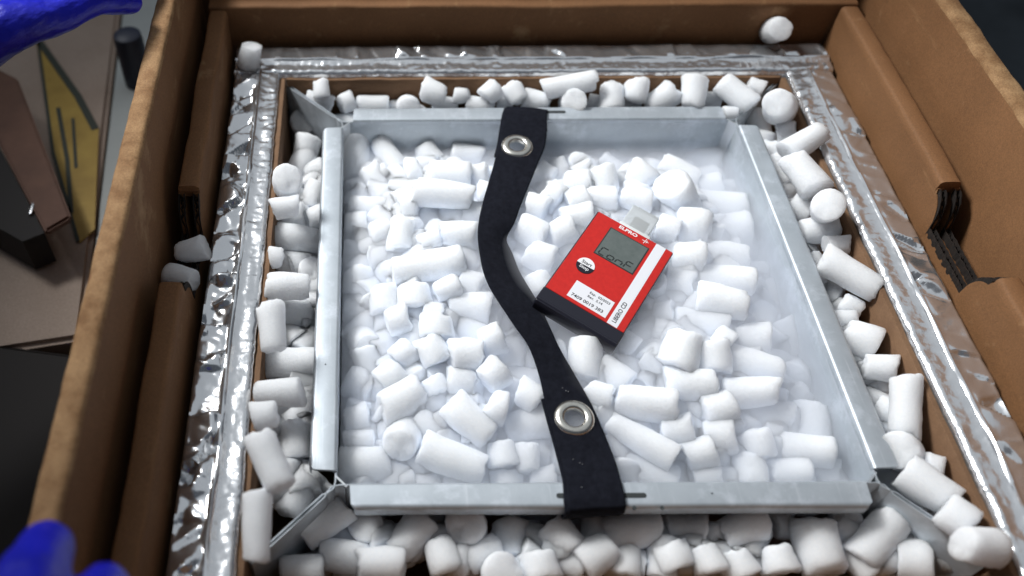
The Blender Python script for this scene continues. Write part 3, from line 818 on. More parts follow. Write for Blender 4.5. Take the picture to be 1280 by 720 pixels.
('H9', [0.0735, -0.0751, -0.016], [0.956, -0.271, 0.112], 0.00815, 0.00976, "level white dry ice pellet, nearest the tray's right middle, right of strap", 'trayR'),
('H10', [0.1389, -0.0989, -0.0278], [-0.153, -0.95, -0.271], 0.01209, 0.0135, 'upright dry ice cylinder standing against the inner right wall of the tray', 'trayR'),
('H11', [0.1121, -0.0947, -0.0238], [0.975, -0.099, 0.197], 0.0092, 0.01546, "level white dry ice pellet, fifth nearest the tray's front right corner, right of strap", 'trayR'),
('I1', [0.1274, -0.1202, -0.0195], [0.952, -0.249, 0.175], 0.00971, 0.01503, "level white dry ice pellet, second nearest the tray's front right corner, right of strap", 'trayR'),
('I2', [0.0986, -0.1178, -0.0178], [0.212, -0.96, -0.181], 0.00999, 0.00929, "stubby lengthwise white dry ice pellet, nearest the tray's front right corner, right of strap", 'trayR'),
('I4', [0.1139, -0.1333, -0.0227], [0.975, -0.06, 0.214], 0.00878, 0.01095, "level white dry ice pellet, third nearest the tray's front right corner, right of strap", 'trayR'),
('I5', [0.1391, -0.1298, -0.03], [0.925, -0.346, 0.156], 0.00892, 0.00753, "stubby level white dry ice pellet, nearest the tray's front right corner, right of strap", 'trayR'),
('I6', [0.0915, -0.1329, -0.0201], [0.042, -0.977, -0.21], 0.0093, 0.00748, 'stubby lengthwise white dry ice pellet, nearest the front rail slot, right of strap', 'trayR'),
('I7', [0.112, -0.1071, -0.0223], [0.853, -0.517, 0.069], 0.00622, 0.00564, "stubby left-leaning white dry ice pellet, nearest the tray's front right corner, right of strap", 'trayR'),
('I8', [0.0788, -0.1355, -0.0253], [0.977, -0.13, 0.168], 0.00715, 0.00649, "stubby level white dry ice pellet, sixth nearest the tray's front right corner, right of strap", 'trayR'),
('G1', [0.0502, -0.1119, -0.0106], [0.977, 0.086, 0.196], 0.00913, 0.01018, 'level white dry ice pellet, fifth nearest the front rail slot, right of strap', 'trayR'),
('G2', [0.076, -0.1142, -0.0143], [0.981, -0.016, 0.193], 0.01109, 0.00913, "stubby level white dry ice pellet, eighth nearest the tray's front right corner, right of strap", 'trayR'),
('G3', [0.0614, -0.1255, -0.0136], [0.969, 0.125, 0.213], 0.00984, 0.00939, 'level white dry ice pellet, fourth nearest the front rail slot, right of strap', 'trayR'),
('G4', [0.0649, -0.1369, -0.0207], [0.978, 0.061, 0.201], 0.00763, 0.00842, 'level white dry ice pellet, third nearest the front rail slot, right of strap', 'trayR'),
('G5', [0.028, -0.118, -0.0104], [0.81, -0.586, -0.016], 0.00824, 0.02135, 'long dry ice pellet with a glinting edge right of the lower grommet', 'trayR'),
('G6', [0.0319, -0.1323, -0.0229], [0.927, -0.369, 0.064], 0.00935, 0.01686, 'long level white dry ice pellet, nearest the front rail slot, right of strap', 'trayR'),
('G7', [0.0339, -0.0965, -0.0057], [0.974, -0.2, 0.106], 0.01063, 0.01826, "long level white dry ice pellet, fifth nearest the device's front corner, right of strap", 'trayR'),
('J1', [0.0634, -0.0828, -0.0063], [0.979, -0.138, 0.148], 0.01023, 0.01531, "level white dry ice pellet, second nearest the tray's right middle, right of strap", 'trayR'),
('J3', [0.0614, -0.0614, -0.0027], [-0.388, -0.862, -0.326], 0.01217, 0.01318, "lengthwise white dry ice pellet, nearest the device's front corner, right of strap", 'trayR'),
('J4', [0.045, -0.0654, -0.0116], [0.599, -0.791, -0.125], 0.00877, 0.00745, "stubby left-leaning white dry ice pellet, second nearest the tray's right middle, right of strap", 'trayR'),
('J5', [0.0023, -0.0654, -0.0042], [-0.114, -0.948, -0.296], 0.01013, 0.01267, 'dry ice pellet pointing out from under the black end of the red device', 'trayR'),
('J6', [0.0191, -0.0741, -0.0089], [0.685, -0.721, -0.105], 0.0098, 0.01053, 'left-leaning white dry ice pellet, nearest the lower grommet, right of strap', 'trayR'),
('J7', [0.041, -0.0758, -0.0199], [0.953, -0.295, 0.076], 0.00877, 0.00924, "level white dry ice pellet, second nearest the device's front corner, right of strap", 'trayR'),
('J8', [0.0066, -0.0903, -0.007], [0.9, -0.436, 0.004], 0.0096, 0.00783, 'stubby level white dry ice pellet, third nearest the lower grommet, right of strap', 'trayR'),
('J12', [0.0467, -0.052, -0.0182], [0.984, -0.126, 0.128], 0.01018, 0.00991, "level white dry ice pellet, nearest the device's front corner, right of strap", 'trayR'),
('J13', [0.0631, -0.0936, -0.0172], [0.915, -0.398, 0.067], 0.00856, 0.00777, "stubby level white dry ice pellet, fourth nearest the tray's right middle, right of strap", 'trayR'),
('J14', [0.0922, -0.0491, -0.0062], [0.69, -0.72, -0.071], 0.00827, 0.00614, "stubby left-leaning white dry ice pellet, nearest the tray's right middle, right of strap", 'trayR'),
('J15', [0.03, -0.0493, -0.0119], [0.73, -0.678, -0.091], 0.01013, 0.0073, "stubby left-leaning white dry ice pellet, nearest the device's front corner, right of strap", 'trayR'),
('L1', [-0.185, 0.186, -0.0311], [0.149, -0.673, 0.725], 0.00997, 0.01143, 'shaded grey green dry ice ball below the back left fin', 'left'),
('L2', [-0.1797, 0.1398, -0.0221], [-0.174, -0.906, -0.386], 0.00985, 0.01453, 'lengthwise white dry ice pellet, nearest the back left fin, between left rail and foil', 'left'),
('L3', [-0.1716, 0.1196, -0.0227], [0.909, 0.395, 0.135], 0.00935, 0.00876, 'stubby right-leaning white dry ice pellet, nearest the back left fin, between left rail and foil', 'left'),
('L4', [-0.1867, 0.0627, 0.0223], [0.104, -0.402, 0.909], 0.01011, 0.0117, 'end-on white dry ice pellet, nearest the back left fin, between left rail and foil', 'left'),
('L5', [-0.1826, 0.0973, -0.0285], [0.623, -0.716, -0.316], 0.00856, 0.00538, 'stubby left-leaning white dry ice pellet, nearest the back left fin, between left rail and foil', 'left'),
('L6', [-0.1716, 0.0933, -0.0215], [0.285, 0.892, 0.352], 0.00878, 0.00986, 'lengthwise white dry ice pellet, second nearest the back left fin, between left rail and foil', 'left'),
('L7', [-0.1869, 0.0421, 0.0201], [0.973, 0.226, 0.038], 0.00763, 0.00896, 'level white dry ice pellet, nearest the back left fin, between left rail and foil', 'left'),
('L8', [-0.1867, 0.0691, -0.0173], [0.988, 0.155, 0.013], 0.00917, 0.00986, 'level white dry ice pellet, third nearest the back left fin, between left rail and foil', 'left'),
('L9', [-0.1701, 0.0706, -0.0213], [0.916, 0.384, 0.119], 0.00827, 0.0069, 'stubby level dry ice pellet, second nearest the back left fin, between left rail and foil', 'left'),
('L10', [-0.18, 0.0429, -0.0137], [0.986, -0.135, -0.094], 0.01012, 0.01742, 'long level dry ice pellet, fourth nearest the back left fin, between left rail and foil', 'left'),
('L11', [-0.1923, 0.0094, 0.0063], [0.998, 0.032, -0.046], 0.00722, 0.00432, 'stubby level dry ice pellet, fifth nearest the back left fin, between left rail and foil', 'left'),
('L12', [-0.1829, 0.0274, -0.0208], [0.997, -0.051, -0.064], 0.00884, 0.01221, "level white dry ice pellet, fifth nearest the left rail's middle, between left rail and foil", 'left'),
('L13', [-0.1662, 0.0247, -0.0261], [0.593, 0.764, 0.254], 0.00673, 0.00608, "stubby right-leaning white dry ice pellet, nearest the left rail's middle, between left rail and foil", 'left'),
('L14', [-0.184, -0.0142, 0.0054], [0.999, 0.026, -0.042], 0.00958, 0.01405, "level white dry ice pellet, third nearest the left rail's middle, between left rail and foil", 'left'),
('L15', [-0.1696, 0.0043, -0.0234], [0.948, 0.309, 0.074], 0.00896, 0.00814, "stubby level white dry ice pellet, nearest the left rail's middle, between left rail and foil", 'left'),
('L16', [-0.1886, -0.0637, 0.0292], [0.105, -0.945, -0.31], 0.00824, 0.01411, "long lengthwise white dry ice pellet, nearest the left rail's middle, between left rail and foil", 'left'),
('L17', [-0.1788, -0.0186, -0.0209], [0.997, 0.073, -0.02], 0.01076, 0.01103, "level white dry ice pellet, second nearest the left rail's middle, between left rail and foil", 'left'),
('L18', [-0.1737, -0.0337, -0.0254], [0.941, 0.332, 0.068], 0.00777, 0.00909, "level white dry ice pellet, fourth nearest the left rail's middle, between left rail and foil", 'left'),
('L19', [-0.1816, -0.0584, -0.017], [0.999, 0.038, -0.036], 0.00997, 0.01685, 'level white dry ice pellet, fourth nearest the front left fin, between left rail and foil', 'left'),
('L20', [-0.1841, -0.0967, 0.0095], [0.998, 0.06, -0.037], 0.00841, 0.01372, 'level white dry ice pellet, third nearest the front left fin, between left rail and foil', 'left'),
('L21', [-0.1714, -0.078, -0.0251], [0.901, 0.425, 0.085], 0.00713, 0.00661, "stubby right-leaning dry ice pellet, second nearest the left rail's middle, between left rail and foil", 'left'),
('L22', [-0.1888, -0.1239, 0.0298], [0.987, 0.158, -0.019], 0.00812, 0.00717, 'stubby level dry ice pellet, second nearest the front left fin, between left rail and foil', 'left'),
('L23', [-0.1842, -0.0894, -0.0284], [0.988, 0.154, -0.008], 0.00544, 0.00601, 'level white dry ice pellet, nearest the front left fin, between left rail and foil', 'left'),
('L24', [-0.1829, -0.1574, 0.0411], [0.42, -0.877, -0.235], 0.00851, 0.01514, 'long lengthwise dry ice pellet, second nearest the front left fin, between left rail and foil', 'left'),
('L25', [-0.1757, -0.1135, -0.0192], [0.005, -0.97, -0.244], 0.00992, 0.0114, 'lengthwise white dry ice pellet, third nearest the front left fin, between left rail and foil', 'left'),
('L26', [-0.1735, -0.0934, -0.0227], [0.802, 0.585, 0.124], 0.00752, 0.01115, 'right-leaning white dry ice pellet, second nearest the front left fin, between left rail and foil', 'left'),
('L27', [-0.1719, -0.1435, -0.0251], [0.549, 0.82, 0.161], 0.00864, 0.01461, 'right-leaning white dry ice pellet, nearest the front left fin, between left rail and foil', 'left'),
('L28', [-0.1882, -0.1882, 0.032], [0.026, -0.979, -0.201], 0.00742, 0.0172, 'long lengthwise white dry ice pellet, nearest the front left fin, between left rail and foil', 'left'),
('P1', [-0.1566, -0.1629, -0.0223], [-0.796, -0.597, -0.103], 0.00889, 0.01532, 'dry ice pellet leaning against the front left fin just below the tray corner', 'front'),
('P2', [-0.1481, -0.18, -0.0298], [0.973, -0.222, -0.056], 0.00979, 0.01259, 'level white dry ice pellet, second nearest the front left fin, in front of the tray', 'front'),
('P3', [-0.1338, -0.1607, -0.0365], [-0.027, -0.197, 0.98], 0.01003, 0.01391, 'end-on white dry ice pellet, nearest the front left fin, in front of the tray', 'front'),
('P4', [-0.1693, -0.1887, -0.0258], [0.999, 0.009, -0.036], 0.00818, 0.012, 'level white dry ice pellet, nearest the front left fin, in front of the tray', 'front'),
('P5', [-0.1083, -0.1709, -0.0229], [-0.67, -0.725, -0.159], 0.00979, 0.01316, 'right-leaning white dry ice pellet, nearest the front left fin, in front of the tray', 'front'),
('P6', [-0.1266, -0.1874, -0.0216], [0.999, 0.03, 0.011], 0.00957, 0.01269, 'level white dry ice pellet, third nearest the front left fin, in front of the tray', 'front'),
('P7', [-0.0752, -0.1644, -0.0275], [-0.216, -0.219, 0.952], 0.01083, 0.01441, "end-on white dry ice pellet, second nearest the strap's front end, in front of the tray", 'front'),
('P8', [-0.0911, -0.1813, -0.0248], [0.32, -0.933, -0.162], 0.01066, 0.01, 'stubby lengthwise dry ice pellet, second nearest the front left fin, in front of the tray', 'front'),
('P9', [-0.0514, -0.1702, -0.031], [-0.156, -0.967, -0.201], 0.01091, 0.00932, "stubby lengthwise dry ice pellet, third nearest the strap's front end, in front of the tray", 'front'),
('P10', [-0.069, -0.1791, -0.0278], [0.893, 0.428, 0.137], 0.0083, 0.00981, "right-leaning white dry ice pellet, second nearest the strap's front end, in front of the tray", 'front'),
('P11', [-0.0606, -0.1923, -0.0251], [0.058, -0.222, 0.973], 0.01045, 0.01201, "end-on white dry ice pellet, nearest the strap's front end, in front of the tray", 'front'),
('P12', [-0.039, -0.1884, -0.0245], [0.142, -0.976, -0.162], 0.01151, 0.00801, "stubby lengthwise white dry ice pellet, nearest the strap's front end, in front of the tray", 'front'),
('P13', [-0.0241, -0.1722, -0.0247], [0.656, -0.751, -0.075], 0.01053, 0.00948, "stubby left-leaning white dry ice pellet, nearest the strap's front end, in front of the tray", 'front'),
('P14', [-0.0064, -0.1817, -0.0236], [-0.867, -0.46, -0.194], 0.01038, 0.01104, "right-leaning white dry ice pellet, nearest the strap's front end, in front of the tray", 'front'),
('P15', [0.0159, -0.168, -0.0256], [0.98, 0.113, 0.165], 0.01035, 0.01654, "level white dry ice pellet, nearest the strap's front end, in front of the tray", 'front'),
('P16', [0.0477, -0.1667, -0.0278], [0.978, -0.152, 0.142], 0.00941, 0.01174, 'level white dry ice pellet, second nearest the front rail slot, in front of the tray', 'front'),
('P17', [0.0354, -0.1837, -0.0242], [0.134, -0.979, -0.155], 0.01109, 0.00785, 'stubby lengthwise white dry ice pellet, nearest the front rail slot, in front of the tray', 'front'),
('P18', [0.0544, -0.1852, -0.0239], [0.302, -0.946, -0.114], 0.00962, 0.00771, 'stubby lengthwise dry ice pellet, second nearest the front rail slot, in front of the tray', 'front'),
('P19', [0.0767, -0.1677, -0.0235], [0.903, 0.349, 0.251], 0.01031, 0.01345, 'right-leaning white dry ice pellet, second nearest the front rail slot, in front of the tray', 'front'),
('P20', [0.0706, -0.1872, -0.0253], [0.383, -0.92, -0.085], 0.01009, 0.00722, 'stubby left-leaning dry ice pellet, second nearest the front rail slot, in front of the tray', 'front'),
('P21', [0.0177, -0.1827, -0.0329], [0.944, -0.321, 0.081], 0.00832, 0.00525, "stubby level dry ice pellet, second nearest the strap's front end, in front of the tray", 'front'),
('P22', [0.0932, -0.1847, -0.0262], [0.106, -0.983, -0.15], 0.0111, 0.00712, 'stubby lengthwise dry ice pellet, second nearest the front right fin, in front of the tray', 'front'),
('P23', [0.1182, -0.1766, -0.0255], [0.028, -0.985, -0.172], 0.01266, 0.01506, 'lengthwise white dry ice pellet, nearest the front right fin, in front of the tray', 'front'),
('P24', [0.1391, -0.161, -0.0243], [0.968, -0.104, 0.228], 0.0052, 0.00787, 'level white dry ice pellet, fourth nearest the front right fin, in front of the tray', 'front'),
('P25', [0.1517, -0.1733, -0.0236], [0.715, 0.628, 0.306], 0.0117, 0.01708, 'right-leaning white dry ice pellet, nearest the front right fin, in front of the tray', 'front'),
('P26', [0.1058, -0.1609, -0.0325], [0.977, -0.049, 0.21], 0.00904, 0.00587, 'stubby level dry ice pellet, fourth nearest the front rail slot, in front of the tray', 'front'),
('P27', [0.1842, -0.167, -0.0268], [0.96, -0.006, 0.279], 0.00987, 0.00894, 'stubby level white dry ice pellet, nearest the front right fin, in front of the tray', 'front'),
('P28', [0.1937, -0.1814, -0.0293], [0.87, -0.458, 0.182], 0.01168, 0.00652, 'stubby level dry ice pellet, second nearest the front right fin, in front of the tray', 'front'),
('P29', [0.1685, -0.185, -0.0264], [0.924, -0.324, 0.204], 0.01254, 0.00818, 'stubby level dry ice pellet, third nearest the front right fin, in front of the tray', 'front'),
('P30', [0.1386, -0.168, -0.034], [0.805, -0.586, 0.095], 0.00748, 0.00561, 'stubby left-leaning white dry ice pellet, nearest the front right fin, in front of the tray', 'front'),
('P31', [-0.1472, -0.1663, -0.0371], [0.483, -0.858, -0.176], 0.00856, 0.00846, 'left-leaning white dry ice pellet, nearest the front left fin, in front of the tray', 'front'),
('P32', [-0.1108, -0.1689, -0.0371], [0.3, -0.937, -0.177], 0.00853, 0.01162, 'lengthwise white dry ice pellet, nearest the front left fin, in front of the tray', 'front'),
('P33', [-0.0657, -0.174, -0.0398], [0.474, -0.87, -0.133], 0.00851, 0.0056, "stubby left-leaning dry ice pellet, second nearest the strap's front end, in front of the tray", 'front'),
('R1', [0.1778, -0.1521, -0.0024], [0.678, -0.734, 0.05], 0.01064, 0.01408, 'left-leaning white dry ice pellet, second nearest the front right fin, between right rail and foil', 'right'),
('R2', [0.1868, -0.1401, -0.0047], [0.83, -0.541, 0.134], 0.00838, 0.00574, 'stubby level white dry ice pellet, nearest the front right fin, between right rail and foil', 'right'),
('R3', [0.1823, -0.1732, 0.0039], [0.675, -0.735, 0.068], 0.01072, 0.00804, 'stubby left-leaning white dry ice pellet, nearest the front right fin, between right rail and foil', 'right'),
('R4', [0.1793, -0.1933, 0.0149], [-0.9, -0.064, 0.431], 0.00971, 0.01373, 'end-on white dry ice pellet, nearest the front right fin, between right rail and foil', 'right'),
('R5', [0.1752, -0.1277, -0.008], [-0.537, -0.294, 0.791], 0.0115, 0.01396, "end-on white dry ice pellet, nearest the right rail's middle, between right rail and foil", 'right'),
('R6', [0.1832, -0.0969, -0.0158], [0.848, -0.516, 0.117], 0.00951, 0.00819, 'rough irregular lump of broken ice lying on the square slab right of the tray', 'right'),
('R7', [0.1833, -0.1025, 0.0004], [-0.238, -0.924, -0.299], 0.0087, 0.01843, 'large blocky dry ice slab with a square top beside the right rail', 'right'),
('R8', [0.1842, -0.0702, -0.0081], [0.948, -0.24, 0.209], 0.00835, 0.00974, 'level white dry ice pellet, third nearest the front right fin, between right rail and foil', 'right'),
('R9', [0.184, -0.0718, -0.0222], [0.879, -0.46, 0.128], 0.00932, 0.00945, 'level white dry ice pellet, second nearest the front right fin, between right rail and foil', 'right'),
('R10', [0.182, -0.0465, -0.0121], [0.868, -0.485, 0.106], 0.01168, 0.00998, "stubby level dry ice pellet, fourth nearest the right rail's middle, between right rail and foil", 'right'),
('R11', [0.1785, -0.0284, -0.0142], [0.966, -0.059, 0.251], 0.00597, 0.00806, "level white dry ice pellet, nearest the right rail's middle, between right rail and foil", 'right'),
('R12', [0.1863, -0.0186, -0.0142], [0.821, -0.568, 0.057], 0.00776, 0.00689, "stubby level dry ice pellet, second nearest the right rail's middle, between right rail and foil", 'right'),
('R13', [0.1824, -0.0017, -0.0223], [0.746, -0.666, -0.007], 0.01005, 0.00674, "stubby left-leaning white dry ice pellet, nearest the right rail's middle, between right rail and foil", 'right'),
('R14', [0.1849, -0.0024, 0.0005], [0.712, -0.701, -0.027], 0.00975, 0.02006, 'long thick dry ice pellet lying slantwise against the brown lining right of the tray', 'right'),
('R15', [0.1871, 0.0242, -0.0018], [0.966, -0.11, 0.235], 0.0068, 0.00778, 'level white dry ice pellet, nearest the right wall notch, between right rail and foil', 'right'),
('R16', [0.1785, 0.0259, -0.021], [0.339, -0.915, -0.219], 0.00729, 0.00614, "stubby left-leaning dry ice pellet, second nearest the right rail's middle, between right rail and foil", 'right'),
('R17', [0.1829, 0.0444, -0.0088], [0.968, -0.083, 0.235], 0.00975, 0.01201, 'level white dry ice pellet, third nearest the right wall notch, between right rail and foil', 'right'),
('R18', [0.1799, 0.0449, 0.0133], [-0.371, -0.505, 0.779], 0.01058, 0.01507, 'round dry ice pellet resting against the brown lining, right one of a touching pair', 'right'),
('R19', [0.1804, 0.0716, -0.0149], [0.802, -0.597, -0.009], 0.01072, 0.00804, "stubby left-leaning dry ice pellet, third nearest the right rail's middle, between right rail and foil", 'right'),
('R20', [0.1786, 0.0826, 0.0085], [0.411, -0.881, -0.234], 0.01145, 0.01611, 'left-leaning white dry ice pellet, second nearest the back right fin, between right rail and foil', 'right'),
('R21', [0.1807, 0.1131, -0.0193], [0.266, -0.918, -0.295], 0.01121, 0.01461, "lengthwise white dry ice pellet, nearest the right rail's middle, between right rail and foil", 'right'),
('R22', [0.1859, 0.111, 0.0125], [0.851, 0.361, 0.381], 0.00887, 0.01533, 'long dry ice pellet tipped up across the right foil edge by the back right fin', 'right'),
('R23', [0.1875, 0.1398, -0.0041], [0.965, -0.2, 0.171], 0.00863, 0.0067, 'stubby level dry ice pellet, second nearest the back right fin, between right rail and foil', 'right'),
('R24', [0.1776, 0.148, 0.0156], [-0.47, -0.563, 0.68], 0.01168, 0.01576, 'end-on white dry ice pellet, nearest the back right fin, between right rail and foil', 'right'),
('R25', [0.177, 0.1609, -0.0174], [0.146, -0.923, -0.357], 0.00893, 0.01349, 'lengthwise white dry ice pellet, nearest the back right fin, between right rail and foil', 'right'),
('R26', [0.1486, 0.1586, -0.0002], [0.972, -0.182, 0.148], 0.00504, 0.00504, 'tiny flat dry ice crumb perched on the back right corner of the tray', 'right'),
('R27', [0.1563, 0.1757, 0.0041], [0.649, -0.74, -0.177], 0.00986, 0.01598, 'left-leaning white dry ice pellet, nearest the back right fin, between right rail and foil', 'right'),
('R28', [0.1738, 0.1839, 0.0043], [0.835, -0.549, -0.039], 0.00685, 0.00632, 'stubby level white dry ice pellet, nearest the back right fin, between right rail and foil', 'right'),
('K1', [0.0265, 0.1836, 0.0076], [0.983, 0.073, 0.168], 0.00819, 0.02007, 'wedge shaped dry ice pellet lying highest behind the tray, right of strap', 'back'),
('K2', [0.0298, 0.1749, -0.0036], [-0.111, -0.727, 0.678], 0.01023, 0.0131, "end-on white dry ice pellet, nearest the strap's back end, behind the tray", 'back'),
('K3', [0.0615, 0.1795, -0.0039], [-0.096, -0.899, -0.427], 0.00999, 0.01155, "lengthwise white dry ice pellet, nearest the strap's back end, behind the tray", 'back'),
('K4', [0.0798, 0.1814, 0.0031], [-0.107, -0.895, -0.433], 0.00924, 0.00926, "lengthwise white dry ice pellet, second nearest the strap's back end, behind the tray", 'back'),
('K5', [0.0797, 0.1822, -0.0132], [0.984, -0.139, 0.109], 0.00628, 0.0074, 'level white dry ice pellet, second nearest the back right fin, behind the tray', 'back'),
('K6', [0.1008, 0.1792, -0.0036], [0.851, 0.397, 0.345], 0.00998, 0.01284, 'right-leaning white dry ice pellet, nearest the back right fin, behind the tray', 'back'),
('K7', [0.1239, 0.1778, 0.0038], [-0.158, -0.886, -0.437], 0.00988, 0.01331, 'lengthwise white dry ice pellet, nearest the back right fin, behind the tray', 'back'),
('K8', [0.1435, 0.1837, -0.0096], [0.943, -0.327, 0.065], 0.00765, 0.00666, 'stubby level white dry ice pellet, nearest the back right fin, behind the tray', 'back'),
('K9', [0.0506, 0.184, -0.012], [0.955, -0.298, 0.009], 0.00768, 0.00576, 'stubby level white dry ice pellet, third nearest the back right fin, behind the tray', 'back'),
('K10', [0.003, 0.1824, -0.0072], [0.96, -0.279, -0.02], 0.00832, 0.01083, "level white dry ice pellet, nearest the strap's back end, behind the tray", 'back'),
('K11', [-0.1675, 0.1838, 0.0048], [0.055, -0.901, -0.43], 0.00651, 0.00704, 'small pointed dry ice pellet standing upright against brown lining beside the back left fin', 'back'),
('K12', [-0.1474, 0.1832, -0.0081], [0.927, 0.344, 0.149], 0.00834, 0.006, 'stubby level white dry ice pellet, second nearest the back left fin, behind the tray', 'back'),
('K13', [-0.1276, 0.1845, -0.0122], [0.999, -0.035, -0.012], 0.00804, 0.01329, 'level white dry ice pellet, third nearest the back left fin, behind the tray', 'back'),
('K14', [-0.1105, 0.187, -0.0161], [0.994, -0.109, -0.032], 0.00563, 0.00389, 'stubby level white dry ice pellet, fourth nearest the back left fin, behind the tray', 'back'),
('K15', [-0.099, 0.1799, -0.0099], [0.003, -0.855, 0.519], 0.00969, 0.01056, 'end-on white dry ice pellet, nearest the back left fin, behind the tray', 'back'),
('K16', [-0.079, 0.1808, 0.0029], [0.906, -0.397, -0.146], 0.00924, 0.00932, 'level white dry ice pellet, fifth nearest the back left fin, behind the tray', 'back'),
('K17', [-0.0692, 0.1838, -0.0138], [0.997, -0.079, 0.016], 0.00839, 0.01046, "level white dry ice pellet, sixth nearest the strap's back end, behind the tray", 'back'),
('K18', [-0.0562, 0.1864, -0.0046], [0.998, -0.056, 0.039], 0.00625, 0.00656, "level white dry ice pellet, fourth nearest the strap's back end, behind the tray", 'back'),
('K19', [-0.0343, 0.1817, 0.0022], [0.803, 0.51, 0.308], 0.00926, 0.00651, "stubby right-leaning white dry ice pellet, nearest the strap's back end, behind the tray", 'back'),
('K20', [-0.0418, 0.1814, -0.0117], [0.988, -0.155, 0.003], 0.00766, 0.01113, "level white dry ice pellet, third nearest the strap's back end, behind the tray", 'back'),
('K21', [-0.0148, 0.1823, 0.0004], [0.48, -0.812, -0.333], 0.00825, 0.00786, "left-leaning white dry ice pellet, nearest the strap's back end, behind the tray", 'back'),
('K22', [-0.1698, 0.183, -0.0069], [0.943, -0.29, -0.166], 0.00764, 0.01106, 'level white dry ice pellet, nearest the back left fin, behind the tray', 'back'),
('K23', [-0.0212, 0.1843, -0.0133], [0.983, -0.186, 0.006], 0.00769, 0.00628, "stubby level white dry ice pellet, second nearest the strap's back end, behind the tray", 'back'),
('S1', [-0.0061, 0.178, -0.0606], [0.958, -0.285, -0.027], 0.01179, 0.01039, 'stubby level white dry ice pellet, nearest the upper grommet, right of strap', 'trayR'),
('S2', [-0.0216, 0.1265, -0.0429], [0.96, -0.279, -0.026], 0.0118, 0.00975, "stubby level white dry ice pellet, nearest the tray's back left corner, right of strap", 'trayR'),
('S3', [-0.0332, 0.0808, -0.0245], [0.996, -0.065, 0.061], 0.01107, 0.00893, "stubby level white dry ice pellet, nearest the strap's outward bend, right of strap", 'trayR'),
('S4', [-0.0401, 0.0485, -0.0217], [0.996, -0.06, 0.06], 0.01136, 0.00864, "stubby level white dry ice pellet, nearest the strap's outward bend, left of strap", 'trayL'),
('S5', [-0.0374, 0.0214, -0.0195], [0.991, 0.073, 0.112], 0.01103, 0.00909, "stubby level white dry ice pellet, nearest the device's black corner, left of strap", 'trayL'),
('S6', [-0.0283, -0.0016, -0.0202], [0.925, 0.322, 0.199], 0.01078, 0.00773, "stubby right-leaning white dry ice pellet, nearest the device's black corner, right of strap", 'trayR'),
('S7', [-0.0189, -0.0276, -0.018], [0.967, 0.193, 0.165], 0.01046, 0.00887, "stubby level white dry ice pellet, nearest the device's black corner, right of strap", 'trayR'),
('S8', [-0.0148, -0.0538, -0.0163], [0.991, 0.04, 0.124], 0.01074, 0.00773, "stubby level white dry ice pellet, third nearest the device's black corner, right of strap", 'trayR'),
('S9', [-0.0106, -0.0725, -0.0158], [0.962, 0.209, 0.173], 0.01051, 0.0079, "stubby level white dry ice pellet, second nearest the tray's front left corner, right of strap", 'trayR'),
('S10', [-0.0066, -0.1011, -0.0139], [0.98, -0.184, 0.073], 0.01127, 0.00873, 'stubby level white dry ice pellet, nearest the lower grommet, right of strap', 'trayR'),
('S11', [-0.0037, -0.117, -0.0196], [0.99, 0.047, 0.136], 0.01059, 0.00927, 'stubby level white dry ice pellet, second nearest the lower grommet, right of strap', 'trayR'),
('S12', [-0.0009, -0.1326, -0.024], [0.992, -0.002, 0.127], 0.01047, 0.00857, 'stubby level white dry ice pellet, second nearest the front rail slot, right of strap', 'trayR'),
('T1', [-0.224, 0.2057, 0.0195], [0.23, 0.322, 0.919], 0.0086, 0.0095, 'dull white dry ice pellet standing on the back left corner of the foil', 'stray'),
('T2', [0.195, 0.2275, 0.026], [-0.144, -0.768, 0.624], 0.0098, 0.0125, 'round dry ice pellet resting on the back foil against the cardboard wall', 'stray'),
('N1', [-0.246, 0.0061, 0.018], [0.976, 0.098, 0.195], 0.0078, 0.0098, 'grey dry ice pellet in the left wall notch, the one farther back', 'stray'),
('N2', [-0.2504, -0.015, 0.016], [0.893, -0.391, 0.223], 0.0078, 0.0105, 'dry ice pellet in the left wall notch, half hidden by the near edge', 'stray'),
]
